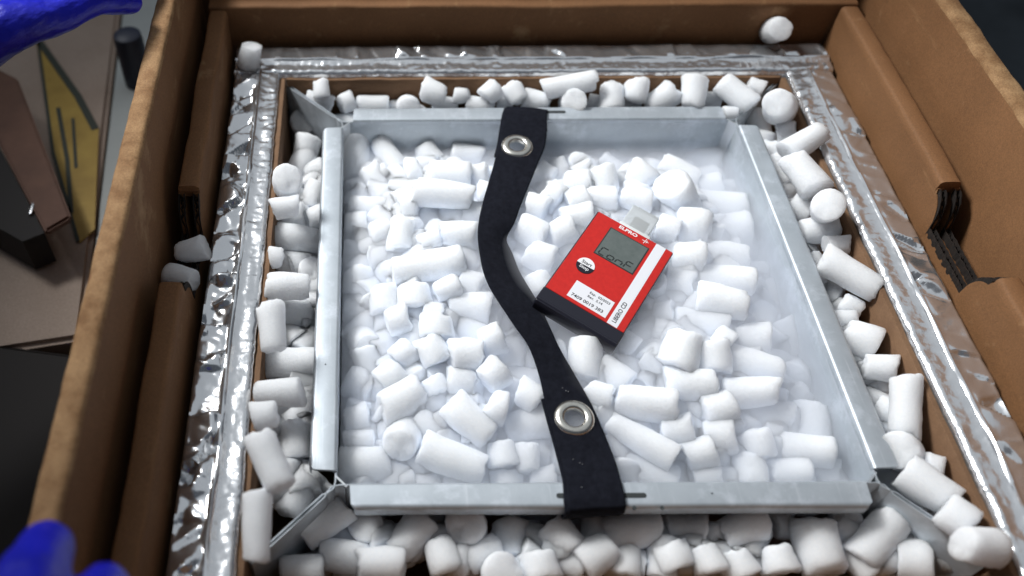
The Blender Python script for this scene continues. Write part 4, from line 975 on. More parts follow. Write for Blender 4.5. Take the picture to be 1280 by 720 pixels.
# ================================================================== dry ice pellets
def pellet_mesh(asp, seed):
    """rounded rough cylinder, unit radius, half length asp, axis z"""
    rnd = random.Random(seed)
    ns = 22
    er = rnd.uniform(0.12, 0.26)
    bend = rnd.uniform(-0.10, 0.10)
    taper = rnd.uniform(-0.14, 0.14)
    obl = rnd.uniform(0.90, 1.0)
    tilt0, tilt1 = rnd.uniform(-0.28, 0.28), rnd.uniform(-0.28, 0.28)
    ta0, ta1 = rnd.uniform(0, 6.28), rnd.uniform(0, 6.28)
    prof = [(0.0, -asp + 0.02), (0.42, -asp + rnd.uniform(-0.02, 0.04)), (1 - er * 1.05, -asp + 0.01)]
    for k in range(1, 4):
        a = PI / 2 * k / 4
        prof.append((1 - er + math.sin(a) * er, -asp + er - math.cos(a) * er))
    nb = max(4, int(asp * 5))
    for k in range(nb + 1):
        prof.append((1.0, -asp + er + (2 * asp - 2 * er) * k / nb))
    for k in range(3, 0, -1):
        a = PI / 2 * k / 4
        prof.append((1 - er + math.sin(a) * er, asp - er + math.cos(a) * er))
    prof += [(1 - er * 1.05, asp - 0.01), (0.42, asp - rnd.uniform(-0.02, 0.04)), (0.0, asp - 0.02)]
    bm = bmesh.new()
    off = Vector((seed * 3.1, seed * 1.7, seed * 0.9))
    rings = []
    for (r, z) in prof:
        if r == 0.0:
            rings.append([bm.verts.new((bend * 0, 0, z))])
            continue
        ring = []
        for k in range(ns):
            a = 2 * PI * k / ns
            rr = r * (1 + taper * z / asp)
            p = Vector((math.cos(a) * rr, math.sin(a) * rr * obl, z))
            ends = sstep(0.45, 1.0, abs(z) / asp)
            if z < 0: p.z += ends * tilt0 * r * math.cos(a - ta0)
            else: p.z += ends * tilt1 * r * math.cos(a - ta1)
            p.x += bend * (z / asp) ** 2
            p.z += ends * ends * 0.11 * fbm(Vector((p.x * 2.3, p.y * 2.3, seed * 2.0 + (5 if z > 0 else 0))), 3)
            d = 0.055 * fbm(p * 0.8 + off, 2) + 0.016 * fbm(p * 2.6 + off, 2)
            d += 0.012 * math.sin(z * 15 + seed) * (r > 0.95)
            chip = max(0, fbm(p * 1.3 + off * 2, 2) - 0.2) * 0.5 * ends
            q = Vector((p.x, p.y, p.z * 0.6)).normalized()
            p += q * (d - chip)
            ring.append(bm.verts.new(p))
        rings.append(ring)
    for a, b in zip(rings[:-1], rings[1:]):
        for k in range(ns):
            j = (k + 1) % ns
            if len(a) == 1: bm.faces.new((a[0], b[j], b[k]))
            elif len(b) == 1: bm.faces.new((a[k], a[j], b[0]))
            else: bm.faces.new((a[k], a[j], b[j], b[k]))
    bmesh.ops.recalc_face_normals(bm, faces=bm.faces)
    me = bpy.data.meshes.new('ice_pellet')
    bm.to_mesh(me)
    bm.free()
    for p in me.polygons: p.use_smooth = True
    me.materials.append(M['ice'])
    return me
ASPECTS = [0.55, 0.75, 0.95, 1.2, 1.5, 1.85, 2.3, 2.9]
PM = {(i, s): pellet_mesh(a, i * 10 + s + 1) for i, a in enumerate(ASPECTS) for s in range(6)}
GROUPS = {'trayL': 'dry ice pellets heaped inside the tray left of the strap', 'trayR': 'dry ice pellets heaped inside the tray right of the strap',
          'left': 'dry ice pellets packed between the tray and the left foil', 'right': 'dry ice pellets packed between the tray and the right foil',
          'front': 'dry ice pellets packed in front of the tray', 'back': 'dry ice pellets packed behind the tray', 'stray': 'stray dry ice pellets on the foil and in the wall notch'}
prnd = random.Random(11)
def pellet_matrix(p, a, r, hl, spin):
    q = Vector(a).to_track_quat('Z', 'Y').to_matrix().to_4x4()
    i = min(range(len(ASPECTS)), key=lambda k: abs(math.log(ASPECTS[k] / (hl / r))))
    S = Matrix.Diagonal((r, r, hl / ASPECTS[i], 1))
    return i, Matrix.Translation(p) @ q @ Matrix.Rotation(spin, 4, 'Z') @ S
for (pk, pp, pa, pr_, phl, plabel, pg) in PELLETS:
    i, mx = pellet_matrix(pp, pa, pr_, phl, prnd.uniform(0, 6.28))
    o = bpy.data.objects.new('ice_pellet', PM[(i, prnd.randrange(6))])
    COL.objects.link(o)
    o.matrix_world = mx
    tag(o, plabel, 'ice pellet', GROUPS[pg])
# the lower layers of the heap that only show through the gaps: one mass
def bed_height(x, y):
    if abs(x) < 0.15 and abs(y) < 0.15:
        u = max(0, 1 - (abs(x) / .15) ** 3) * max(0, 1 - (abs(y) / .15) ** 3)
        base = -.030 if x > 0 else -.030 + .010 * min(1, -x / .12)
        if y < 0: base = max(base, -.030 + .010 * min(1, -y / .13))
        return base + (.004 - base) * min(1, 1.25 * u)
    return -0.0125 if y < -0.15 else -0.0080
bm = bmesh.new()
step = 0.0165
nx = int(0.37 / step)
for layer, dz in enumerate((0.0195, 0.031)):
    for iy in range(nx + 1):
        for ix in range(nx + 1):
            x = -0.185 + ix * step + prnd.uniform(-.005, .005)
            y = -0.185 + iy * step + prnd.uniform(-.005, .005)
            if abs(abs(x) - 0.158) < 0.0105 and abs(y) < 0.172: continue
            if abs(abs(y) - 0.158) < 0.0105 and abs(x) < 0.172: continue
            if abs(x) > 0.185 or abs(y) > 0.184: continue
            if abs(abs(x) - abs(y)) < 0.012 and abs(x) > 0.15: continue
            z = bed_height(x, y) - dz + prnd.uniform(-.002, .001) + (0.003 if max(abs(x), abs(y)) > 0.10 else 0)
            if abs(x + 0.026) < 0.036 and abs(y) < 0.15: z -= 0.008
            a = Vector((prnd.gauss(0, 1), prnd.gauss(0, 1), prnd.gauss(0, 0.45)))
            i, mx = pellet_matrix((x, y, z), a.normalized(), 0.0096, prnd.uniform(0.010, 0.014), prnd.uniform(0, 6))
            tmp = PM[(i, prnd.randrange(6))].copy()
            tmp.transform(mx)
            bm.from_mesh(tmp)
            bpy.data.meshes.remove(tmp)
tag(from_bm('ice_pellet_bed', bm, M['ice'], recalc=False), 'lower layers of dry ice pellets showing through gaps in the heap', 'ice', kind='stuff')

# ================================================================== strap
def cat(pts, t):
    n = len(pts) - 1
    i = min(n - 1, int(t)); f = t - i
    p0, p1, p2, p3 = pts[max(0, i - 1)], pts[i], pts[i + 1], pts[min(n, i + 2)]
    return 0.5 * ((2 * p1) + (p2 - p0) * f + (2 * p0 - 5 * p1 + 4 * p2 - p3) * f * f + (3 * p1 - p0 - 3 * p2 + p3) * f ** 3)
SL = [Vector(r[:3]) for r in STRAP]
SR = [Vector(r[3:]) for r in STRAP]
GROM = [Vector((-0.0205, 0.1197, -0.001)), Vector((-0.0124, -0.1101, 0.0015))]
def ribbon(rows_l, rows_r, n, nw, drop=0.0, shift=0.0, ends=(True, True)):
    """grid of points along the webbing; ends wrap round the rims"""
    rows = []
    m = len(rows_l) - 1
    seq = []
    for i in range(n + 1):
        t = m * i / n
        seq.append((cat(rows_l, t), cat(rows_r, t)))
    def wrap(l, r, sgn):
        out = []
        for (dy, dz) in ((0.0012, -0.0022), (0.0016, -0.0055), (0.0008, -0.0095), (-0.0015, -0.0118), (-0.0060, -0.0125), (-0.0110, -0.0122)):
            v = Vector((0, sgn * dy, dz))
            out.append((l + v, r + v))
        return out
    if ends[0]: seq = wrap(seq[0][0], seq[0][1], 1)[::-1] + seq
    if ends[1]: seq = seq + wrap(seq[-1][0], seq[-1][1], -1)
    for (l, r) in seq:
        w = (r - l)
        row = []
        for k in range(nw + 1):
            u = k / nw
            p = l + w * u
            p.z += 0.0007 * (1 - (2 * u - 1) ** 2) - drop + 0.0005 * fbm((p.x * 60, p.y * 60, 2), 2)
            p += w.normalized() * shift
            row.append(p)
        rows.append(row)
    return rows
def ribbon_obj(name, rows, parent, thick, mtl, holes):
    bm = bmesh.new()
    add_grid(bm, rows)
    bmesh.ops.recalc_face_normals(bm, faces=bm.faces)
    if sum(f.normal.z for f in bm.faces) < 0:
        bmesh.ops.reverse_faces(bm, faces=bm.faces)
    kill = [f for f in bm.faces if any((f.calc_center_median() - g).length < 0.0078 for g in holes)]
    bmesh.ops.delete(bm, geom=kill, context='FACES')
    o = from_bm(name, bm, mtl, None, recalc=False)
    sd = o.modifiers.new('thickness', 'SOLIDIFY')
    sd.thickness = thick
    sd.offset = -1
    o.parent = parent
    o.matrix_parent_inverse = Matrix.Translation(-parent.location)
    return o
strap = tag(empty('webbing_strap', (-0.02, 0, 0)), 'black elastic webbing strap with two metal eyelets snaking across the tray', 'strap')
main_rows = ribbon(SL, SR, 190, 24)
# snap the grommet centres onto the webbing surface
def nearest(p):
    best = None
    for i, row in enumerate(main_rows):
        for k, q in enumerate(row):
            d = (Vector((q.x, q.y)) - Vector((p.x, p.y))).length
            if best is None or d < best[0]: best = (d, i, k)
    _, i, k = best
    q = main_rows[i][k]
    a = main_rows[min(i + 3, len(main_rows) - 1)][k] - main_rows[max(i - 3, 0)][k]
    b = main_rows[i][min(k + 3, 24)] - main_rows[i][max(k - 3, 0)]
    nn = a.cross(b).normalized()
    if nn.z < 0: nn.negate()
    return Vector((p.x, p.y, q.z)), nn
GN = [nearest(g) for g in GROM]
holes = [g for g, _ in GN]
ribbon_obj('webbing', main_rows, strap, 0.0013, M['webbing'], holes)
ribbon_obj('folded_end', ribbon(SL[0:5], SR[0:5], 40, 24, 0.0016, -0.0014, (True, False))[:-4], strap, 0.0012, M['webbing'], holes)
ribbon_obj('folded_end', ribbon(SL[17:], SR[17:], 60, 24, 0.0016, -0.0016, (False, True)), strap, 0.0012, M['webbing'], holes)
for (g, nn) in GN:
    bm = bmesh.new()
    prof = [(0.0060, -0.0020), (0.0058, 0.0004), (0.0062, 0.0012), (0.0070, 0.0017), (0.0082, 0.0019), (0.0096, 0.0017), (0.0108, 0.0011), (0.0116, 0.0003), (0.0117, 0.0000), (0.0100, -0.0006)]
    n = 48
    secs = []
    for k in range(n):
        a = 2 * PI * k / n
        secs.append([(math.cos(a) * r * (1 + 0.006 * math.sin(3 * a)), math.sin(a) * r, z) for r, z in prof])
    vs = [[bm.verts.new(p) for p in s] for s in secs]
    m_ = len(prof)
    for k in range(n):
        a, b = vs[k], vs[(k + 1) % n]
        for i in range(m_):
            j = (i + 1) % m_
            bm.faces.new((a[i], a[j], b[j], b[i]))
    q = nn.to_track_quat('Z', 'Y').to_matrix().to_4x4()
    bm.transform(Matrix.Translation(g) @ q)
    part('eyelet', bm, M['grommet'], strap, sharp=50)
bm = bmesh.new()
for (x, y) in ((-0.0171, -0.137), (-0.0139, -0.1395), (-0.0125, -0.1402), (-0.0165, -0.0905), (-0.0148, -0.0925), (-0.0135, -0.0930), (-0.0155, -0.155)):
    z = nearest(Vector((x, y, 0)))[0].z
    bmesh.ops.create_icosphere(bm, subdivisions=1, radius=0.00035, matrix=Matrix.Translation((x, y, z + 0.0002)))
o = part('ice_speck', bm, M['ice'], strap)

# ================================================================== data logger
LW, LH = 0.0564, 0.0890
dev = tag(empty('data_logger', (0.0215, -0.0113, 0.0120)), 'red and black temperature logger with grey display lying tilted on the ice', 'data logger')
dev.rotation_euler = (0.0123, 0.1245, -0.6041)
def dpart(name, bm, mt, parent=None, **kw):
    return from_bm(name, bm, mt, parent or dev, **kw)
bm = bmesh.new()
add_box(bm, -LW / 2, LW / 2, -LH / 2 - 0.0010, LH / 2, -0.0090, -0.0002, 0.0011, 3)
for v in bm.verts:      # lower half drafts inwards, the base end juts out
    if v.co.z < -0.004: v.co.x *= 0.975
dpart('housing', bm, M['black_plastic'], sharp=40)
bm = bmesh.new()
add_box(bm, -LW / 2 + 0.0009, LW / 2 - 0.0006, -0.0333, LH / 2 - 0.0005, -0.0012, 0.00025, 0.0002, 1)
dpart('faceplate', bm, M['red_plastic'], smooth=False)
bm = bmesh.new()   # black end cap with a ridge line and a rounded lower edge
pr = [(-0.0336, -0.004), (-0.0336, 0.00015), (-0.0428, 0.0000), (-0.0433, 0.00035), (-0.0440, 0.0003), (-0.0450, -0.0006), (-0.0460, -0.0022), (-0.0463, -0.0040), (-0.0462, -0.0090), (-0.0420, -0.0093)]
secs = []
for x in (-LW / 2 - 0.0002, -LW / 2 + 0.0006, -0.01, 0.01, LW / 2 - 0.0006, LW / 2 + 0.0002):
    e = 0.0006 if abs(x) > LW / 2 else 0
    secs.append([(x, y + (e if y < -0.043 else 0), z - (e if z > -0.003 else 0)) for y, z in pr])
add_sweep(bm, secs)
dpart('end_cap', bm, M['black_plastic'], sharp=35)
def plate(name, pts, z0, z1, mt, parent=None):
    bm = bmesh.new()
    add_sweep(bm, [[(x, y, z0) for x, y in pts], [(x, y, z1) for x, y in pts]])
    return dpart(name, bm, mt, parent, smooth=False)
plate('display_frame', [(-0.0150, 0.0102), (0.0136, 0.0102), (0.0136, 0.0369), (-0.0150, 0.0369)], 0.0002, 0.00040, M['lcd_frame'])
lcd = plate('display', [(-0.0142, 0.0110), (0.0128, 0.0110), (0.0128, 0.0361), (-0.0142, 0.0361)], 0.0003, 0.00055, M['lcd'])
SEG = {'C': 'adef', 'o': 'cdeg', 'n': 'ceg', 'F': 'aefg'}
bm = bmesh.new()
def seg_bar(x0, y0, x1, y1, t):
    d = Vector((x1 - x0, y1 - y0)).normalized()
    nn = Vector((-d.y, d.x)) * t / 2
    c = d * t * 0.35
    pts = [(x0 + c.x + nn.x, y0 + c.y + nn.y), (x0 + c.x - nn.x, y0 + c.y - nn.y), (x1 - c.x - nn.x, y1 - c.y - nn.y), (x1 - c.x + nn.x, y1 - c.y + nn.y)]
    add_sweep(bm, [[(x, y, 0.0005) for x, y in pts], [(x, y, 0.00063) for x, y in pts]])
cx, cw, chh = -0.0125, 0.0042, 0.0064
for ch in 'ConF':
    def P_(u, v): return (cx + u * cw + v * 0.0009, 0.0118 + v * chh)
    S_ = {'a': ((0, 1), (1, 1)), 'b': ((1, 1), (1, .5)), 'c': ((1, .5), (1, 0)), 'd': ((0, 0), (1, 0)), 'e': ((0, 0), (0, .5)), 'f': ((0, .5), (0, 1)), 'g': ((0, .5), (1, .5))}
    for k in SEG[ch]:
        (a, b) = S_[k]
        seg_bar(*P_(*a), *P_(*b), 0.0009)
    cx += 0.0060
dpart('display_reading', bm, M['lcd_segment'], lcd, smooth=False)
def half_disc(cx, cy, rx, ry, a0, a1, n=24):
    return [(cx + math.cos(a0 + (a1 - a0) * k / n) * rx, cy + math.sin(a0 + (a1 - a0) * k / n) * ry) for k in range(n + 1)]
bcx, bcy = -0.0144, -0.0026
up_ = plate('button', half_disc(bcx, bcy, 0.0060, 0.0064, 0.03, PI + 0.03), 0.0002, 0.00060, M['print_white'])
lo_ = plate('button', half_disc(bcx, bcy - 0.00001, 0.0060, 0.0064, PI + 0.03, 2 * PI + 0.03), 0.0002, 0.00060, M['black_plastic'])
plate('label', [(-0.0137, -0.0307), (0.0137, -0.0309), (0.0136, -0.0166), (-0.0136, -0.0163)], 0.0002, 0.00042, M['label_white'])
stripe = plate('white_stripe', [(0.0158, -0.0331), (0.0228, -0.0331), (0.0226, 0.0439), (0.0157, 0.0439)], 0.0002, 0.00036, M['label_white'])
def text(name, body, size, x, y, z, mt, parent, rot=0.0, xs=1.0, bold=0.0, align='LEFT', ext=0.00004, shear=0.0):
    c = bpy.data.curves.new(name, 'FONT')
    c.body = body
    c.size = size
    c.align_x = align
    c.align_y = 'CENTER'
    c.offset = bold
    c.extrude = ext
    c.shear = shear
    c.resolution_u = 3
    t = bpy.data.objects.new(name, c)
    COL.objects.link(t)
    bpy.context.view_layer.update()
    dg = bpy.context.evaluated_depsgraph_get()
    me = bpy.data.meshes.new_from_object(t.evaluated_get(dg))
    bpy.data.objects.remove(t)
    me.transform(Matrix.Translation((x, y, z)) @ Matrix.Rotation(rot, 4, 'Z') @ Matrix.Diagonal((xs, 1, 1, 1)))
    me.materials.clear()
    return link(name, me, mt, parent)
text('brand_lettering', 'ELPRO', 0.0036, -0.0107, 0.0411, 0.00030, M['print_white'], dev, 0.0, 1.28, 0.00012)
bm = bmesh.new()
for (x0, y0, x1, y1, t) in ((0.0066, 0.0407, 0.0112, 0.0407, 0.0004), (0.0083, 0.0384, 0.0090, 0.0430, 0.0004), (0.0097, 0.0395, 0.0099, 0.0422, 0.0003)):
    d = Vector((x1 - x0, y1 - y0)).normalized(); nn = Vector((-d.y, d.x)) * t / 2
    pts = [(x0 + nn.x, y0 + nn.y), (x0 - nn.x, y0 - nn.y), (x1 - nn.x, y1 - nn.y), (x1 + nn.x, y1 + nn.y)]
    zt = 0.00034 + 0.00002 * t * 1e4
    add_sweep(bm, [[(x, y, 0.0002) for x, y in pts], [(x, y, zt) for x, y in pts]])
dpart('brand_emblem', bm, M['print_white'], dev, smooth=False)
text('start_lettering', 'Start', 0.0037, bcx, bcy + 0.0021, 0.00064, M['print_black'], up_, 0.0, 0.98, 0.00004, 'CENTER')
text('stop_lettering', 'Stop', 0.0037, bcx, bcy - 0.0020, 0.00064, M['print_white'], lo_, 0.0, 0.98, 0.00004, 'CENTER')
text('label_lettering', 'Exp.  02/2023', 0.0026, -0.0027, -0.0196, 0.00046, M['print_black'], dev, 0.0, 1.0, 0.00003)
text('label_lettering', 'Rev.  5.14', 0.0026, -0.0027, -0.0229, 0.00046, M['print_black'], dev, 0.0, 1.0, 0.00003)
text('label_lettering', '7409 0019 383', 0.0035, -0.0118, -0.0279, 0.00046, M['print_black'], dev, 0.0, 1.06, 0.00004)
text('stripe_lettering', 'LIBERO CD', 0.0040, 0.0194, -0.0305, 0.00040, M['print_black'], stripe, PI / 2, 0.92, 0.00006)
# clear cap over the connector
plug = dpart('plug_collar', (lambda b: (add_box(b, -0.0121, 0.0106, 0.0442, 0.0472, -0.0075, -0.0004, 0.0006), b)[1])(bmesh.new()), M['plug_grey'])
bm = bmesh.new()
add_box(bm, -0.0112, 0.0086, 0.0470, 0.0670, -0.0070, -0.0012, 0.0010, 3)
dpart('clear_cap', bm, M['clear_plastic'], plug, sharp=40)
bm = bmesh.new()
add_box(bm, -0.0058, 0.0052, 0.0471, 0.0590, -0.0058, -0.0026, 0.0003)
dpart('connector', bm, M['plug_grey'], plug, smooth=False)

# ================================================================== gloved hands
def hand_mesh(name, fingers, palm_w=0.021, rad=0.0105):
    """closed hand shape: tubes with round ends fused by a voxel remesh"""
    bm = bmesh.new()
    def limb(pts, rads):
        P2, R2 = [], []
        pts = [Vector(p) for p in pts]
        n = len(pts) - 1
        for i in range(n * 6 + 1):
            t = i / 6
            P2.append(cat(pts, min(t, n)))
            k = min(n - 1, int(t)); f = t - k
            R2.append(rads[k] * (1 - f) + rads[k + 1] * f)
        d0 = (P2[0] - P2[1]).normalized(); d1 = (P2[-1] - P2[-2]).normalized()
        pre = [(P2[0] + d0 * R2[0] * math.sin(a), R2[0] * math.cos(a)) for a in (1.45, 1.1, 0.7, 0.35)]
        post = [(P2[-1] + d1 * R2[-1] * math.sin(a), R2[-1] * math.cos(a)) for a in (0.35, 0.7, 1.1, 1.45)]
        add_tube(bm, [p for p, _ in pre] + P2 + [p for p, _ in post], [r for _, r in pre] + R2 + [r for _, r in post], 16)
    for f in fingers: limb(*f)
    me = bpy.data.meshes.new(name)
    bmesh.ops.recalc_face_normals(bm, faces=bm.faces)
    bm.to_mesh(me); bm.free()
    o = bpy.data.objects.new(name, me)
    COL.objects.link(o)
    rm = o.modifiers.new('fuse', 'REMESH'); rm.mode = 'VOXEL'; rm.voxel_size = 0.0019; rm.use_smooth_shade = True
    sm = o.modifiers.new('soften', 'SMOOTH'); sm.factor = 0.5; sm.iterations = 7
    bpy.context.view_layer.update()
    dg = bpy.context.evaluated_depsgraph_get()
    m2 = bpy.data.meshes.new_from_object(o.evaluated_get(dg))
    bpy.data.objects.remove(o)
    for v in m2.vertices:    # loose glove film: shallow folds
        c = v.co
        v.co = c + v.normal * (0.0012 * fbm((c.x * 60, c.y * 35, c.z * 60), 4))
    m2.materials.clear()
    for p in m2.polygons: p.use_smooth = True
    return m2
def hand_fingers(curl, spread=0.0, k=1.0):
    """left hand, palm down, fingers along +y, thumb on +x"""
    out = []
    tips = [('little', -0.033, 0.082, 0.060, 0.0092), ('ring', -0.012, 0.090, 0.076, 0.0102), ('middle', 0.010, 0.094, 0.083, 0.0108), ('index', 0.031, 0.090, 0.074, 0.0104)]
    for i, (nm, x, y, ln, r) in enumerate(tips):
        c = curl[i]
        a = 0.0; p = Vector((x, y, 0.0)); pts = [Vector((x * 0.45, 0.012, 0)), Vector((x * 0.8, 0.055, 0.004)), p.copy()]
        rads = [0.017, 0.0155, r * 1.22]
        for (fr, da, rr) in ((0.45, 0.35, 1.08), (0.30, 0.75, 1.0), (0.25, 0.55, 0.86)):
            a += da * c
            p = p + Vector((spread * (i - 1.5) * 0.12 * math.cos(a), math.cos(a), -math.sin(a))).normalized() * ln * fr
            pts.append(p.copy()); rads.append(r * rr)
        out.append((pts, [q * k for q in rads]))
    out.append(([(0.010, 0.012, -0.004), (0.034, 0.035, -0.012), (0.048, 0.062, -0.018), (0.054, 0.088, -0.024)], [q * k for q in (0.017, 0.0155, 0.0125, 0.0105)]))
    out.append(([(0, -0.11, 0), (0, -0.05, 0), (0, 0.0, 0), (0, 0.05, 0)], [0.034, 0.028, 0.026, 0.020]))
    out.append(([(-0.018, 0.02, -0.002), (-0.016, 0.06, -0.002), (-0.012, 0.085, 0)], [0.017, 0.016, 0.012]))
    return out
me = hand_mesh('gloved_hand', hand_fingers((0.55, 0.45, 0.34, 0.36)))
h1 = link('gloved_hand', me, M['nitrile'])
h1.matrix_world = Matrix.Translation((-0.275, -0.446, 0.150)) @ Matrix.Rotation(R(-2), 4, 'Z') @ Matrix.Rotation(R(6), 4, 'Y') @ Matrix.Scale(1.24, 4)
tag(h1, 'blue gloved hand resting its fingertips on the near end of the left wall', 'hand', 'blue gloved hands')
me2 = me.copy() if False else hand_mesh('gloved_hand', hand_fingers((0.35, 0.3, 0.3, 0.35)))
me2.transform(Matrix.Diagonal((-1, 1, 1, 1)))
me2.flip_normals()
h2 = link('gloved_hand', me2, M['nitrile'])
h2.matrix_world = Matrix.Translation((-0.402, 0.058, 0.130)) @ Matrix.Rotation(R(-40), 4, 'Z')
tag(h2, 'blue gloved hand seen edge on above the far left carton wall', 'hand', 'blue gloved hands')

# ================================================================== things beside the carton
def prism(bm, pts, z0, z1):
    add_sweep(bm, [[(x, y, z0) for x, y in pts], [(x, y, z1) for x, y in pts]])
box2 = tag(empty('closed_carton', (-0.5, 0.2, -0.398)), 'pale tan closed carton with a yellow and black hazard label', 'carton')
bm = bmesh.new()
prism(bm, [(-0.4125, 0.62), (-0.352, 0.02), (-0.62, -0.03), (-0.80, 0.55)], -0.398, -0.10)
bmesh.ops.bevel(bm, geom=bm.edges[:], offset=0.004, segments=2, affect='EDGES')
part('body', bm, M['pale_kraft'], box2, sharp=40)
bm = bmesh.new()
prism(bm, [(-0.473, 0.398), (-0.4075, 0.305), (-0.3815, 0.258), (-0.3615, 0.131), (-0.371, 0.116), (-0.415, 0.222)], -0.0995, -0.0985)
lab = part('hazard_label', bm, M['yellow_label'], box2, smooth=False)
bm = bmesh.new()
def strip(bm, pts, w, z0, z1):
    for a, b in zip(pts[:-1], pts[1:]):
        a, b = Vector(a), Vector(b)
        d = (b - a).normalized(); nn = Vector((-d.y, d.x)) * w / 2; e = d * w * 0.3
        prism(bm, [tuple(a - e + nn), tuple(a - e - nn), tuple(b + e - nn), tuple(b + e + nn)], z0, z1)
        z0 += 0.00003; z1 += 0.00003
strip(bm, [(-0.469, 0.393), (-0.410, 0.303), (-0.385, 0.257)], 0.007, -0.0988, -0.0981)
strip(bm, [(-0.469, 0.393), (-0.417, 0.225), (-0.373, 0.118)], 0.003, -0.0988, -0.0981)
strip(bm, [(-0.425, 0.285), (-0.402, 0.215), (-0.385, 0.150)], 0.004, -0.0988, -0.0981)
strip(bm, [(-0.408, 0.270), (-0.392, 0.205)], 0.003, -0.0988, -0.0981)
o = part('label_print', bm, M['label_black'], lab, smooth=False)
bm = bmesh.new()
prism(bm, [(-0.4105, 0.64), (-0.350, 0.02), (-0.2830, 0.02), (-0.2830, 0.80), (-0.60, 0.90), (-0.60, 0.66)], -0.13, -0.104)
gb = from_bm('floor_platform', bm, M['concrete'], smooth=False)  # raised stand-in for the floor, hiding the carton's side
tag(gb, 'grey bench standing in for the floor between the tan carton and the left carton wall', 'platform')
bm = bmesh.new()
for (x, y) in ((-0.39, 0.60), (-0.30, 0.06), (-0.30, 0.76), (-0.56, 0.86)):
    add_box(bm, x - 0.012, x + 0.012, y - 0.012, y + 0.012, -0.398, -0.131)
from_bm('leg', bm, M['dark_mat'], gb, smooth=False)
# open reddish brown folder lying on the pale carton
fl = tag(empty('brown_sleeve', (-0.43, 0.18, -0.09)), 'dark reddish brown cardboard sleeve lying open on the pale carton', 'sleeve')
bm = bmesh.new()
prism(bm, [(-0.480, 0.300), (-0.450, 0.280), (-0.366, 0.108), (-0.383, 0.092), (-0.452, 0.205)], -0.066, -0.058)
bmesh.ops.bevel(bm, geom=bm.edges[:], offset=0.002, segments=2, affect='EDGES')
part('cover', bm, M['red_kraft'], fl, sharp=40)
bm = bmesh.new()
prism(bm, [(-0.50, 0.262), (-0.452, 0.203), (-0.385, 0.094), (-0.400, 0.085), (-0.50, 0.150)], -0.0965, -0.062)
part('inside', bm, M['shade_black'], fl, smooth=False)  # black slab standing in for the shaded interior of the sleeve
bm = bmesh.new()
add_box(bm, -0.4015, -0.3985, 0.112, 0.132, -0.0625, -0.0595, 0.001)
part('highlight_bar', bm, M['highlight_metal'], fl)  # small bright bar added in place of a highlight
# near kraft sack in the shade and a black block standing in for deep shade below it
b3 = bmesh.new()
rows = []
for i in range(41):
    row = []
    for k in range(33):
        x = -0.60 + 0.262 * k / 32
        y = 0.125 - 0.30 * i / 40
        z = -0.118 - 0.10 * sstep(0.02, 1, i / 40) + 0.006 * fbm((x * 16, y * 9, 2), 3) - 0.06 * sstep(-0.372, -0.338, x)
        z += 0.010 * math.exp(-((x + 0.432 - 0.02 * i / 40) / 0.006) ** 2)
        row.append((x, y, z))
    rows.append(row)
add_grid(b3, rows)
sk = from_bm('kraft_sack', b3, M['pale_kraft'])
so = sk.modifiers.new('thickness', 'SOLIDIFY'); so.thickness = 0.006; so.offset = -1
tag(sk, 'creased tan kraft sack drooping beside the left carton wall', 'sack')
b4 = bmesh.new()
add_box(b4, -0.56, -0.345, -0.30, 0.020, -0.398, -0.100, 0.008, 3)
b4.transform(Matrix.Translation((-0.45, -0.14, 0)) @ Matrix.Rotation(R(-9), 4, 'Z') @ Matrix.Translation((0.45, 0.14, 0)))
block = from_bm('black_shade_block', b4, M['shade_black'], sharp=40)
tag(block, 'black crate in the dark beside the near left carton wall', 'block')
b4 = bmesh.new()
add_box(b4, -0.553, -0.352, -0.293, 0.013, -0.0995, -0.094, 0.004, 2)
b4.transform(Matrix.Translation((-0.45, -0.14, 0)) @ Matrix.Rotation(R(-9), 4, 'Z') @ Matrix.Translation((0.45, 0.14, 0)))
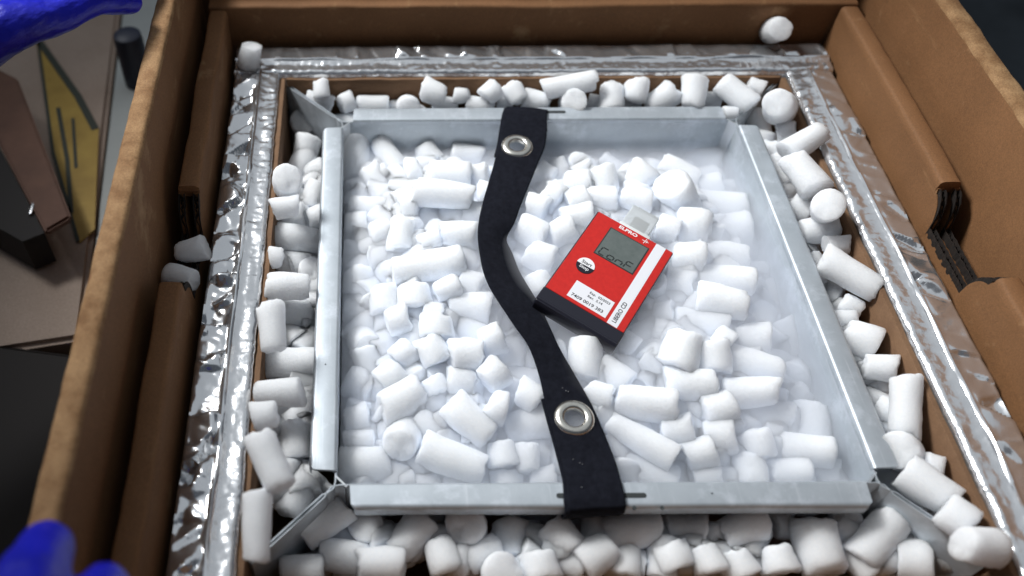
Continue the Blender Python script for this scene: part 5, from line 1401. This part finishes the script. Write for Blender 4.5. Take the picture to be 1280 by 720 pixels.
from_bm('block_top', b4, M['shade_black'], block, sharp=40)
# navy post behind the wall
b5 = bmesh.new()
add_tube(b5, [(-0.356, 0.330, -0.103), (-0.356, 0.330, -0.055), (-0.356, 0.330, -0.048), (-0.356, 0.330, -0.046)], [0.0135, 0.0135, 0.0125, 0.009], 24)
tag(from_bm('navy_canister', b5, M['navy'], sharp=40), 'dark navy canister standing on the grey bench behind the left wall', 'canister')

# ------------------------------------------------------------------ cold vapour lying in the tray
bm = bmesh.new()
rows = []
K = 14
top = [[bm.verts.new((-0.149 + 0.298 * i / K, -0.149 + 0.298 * j / K, -0.021 + 0.029 * max(0, 1 - ((2 * i / K - 1.12) / 1.35) ** 2) * max(0, 1 - ((2 * j / K - 0.85) / 1.15) ** 2))) for j in range(K + 1)] for i in range(K + 1)]
bot = [[bm.verts.new((v.co.x, v.co.y, -0.085)) for v in r] for r in top]
for i in range(K):
    for j in range(K):
        bm.faces.new((top[i][j], top[i + 1][j], top[i + 1][j + 1], top[i][j + 1]))
        bm.faces.new((bot[i][j], bot[i][j + 1], bot[i + 1][j + 1], bot[i + 1][j]))
for i in range(K):
    bm.faces.new((top[i][0], bot[i][0], bot[i + 1][0], top[i + 1][0]))
    bm.faces.new((top[i][K], top[i + 1][K], bot[i + 1][K], bot[i][K]))
    bm.faces.new((top[0][i], top[0][i + 1], bot[0][i + 1], bot[0][i]))
    bm.faces.new((top[K][i], bot[K][i], bot[K][i + 1], top[K][i + 1]))
vm = bpy.data.materials.new('cold_vapour')
vm.use_nodes = True
nt = vm.node_tree
nt.nodes.clear()
out = nt.nodes.new('ShaderNodeOutputMaterial')
vol = nt.nodes.new('ShaderNodeVolumePrincipled')
vol.inputs['Color'].default_value = (0.96, 0.97, 1.0, 1)
vol.inputs['Density'].default_value = 40.0
vol.inputs['Anisotropy'].default_value = 0.2
nt.links.new(vol.outputs[0], out.inputs['Volume'])
tag(from_bm('cold_vapour', bm, vm, smooth=False), 'thin white vapour hanging over the dry ice inside the tray', 'vapour', kind='stuff')
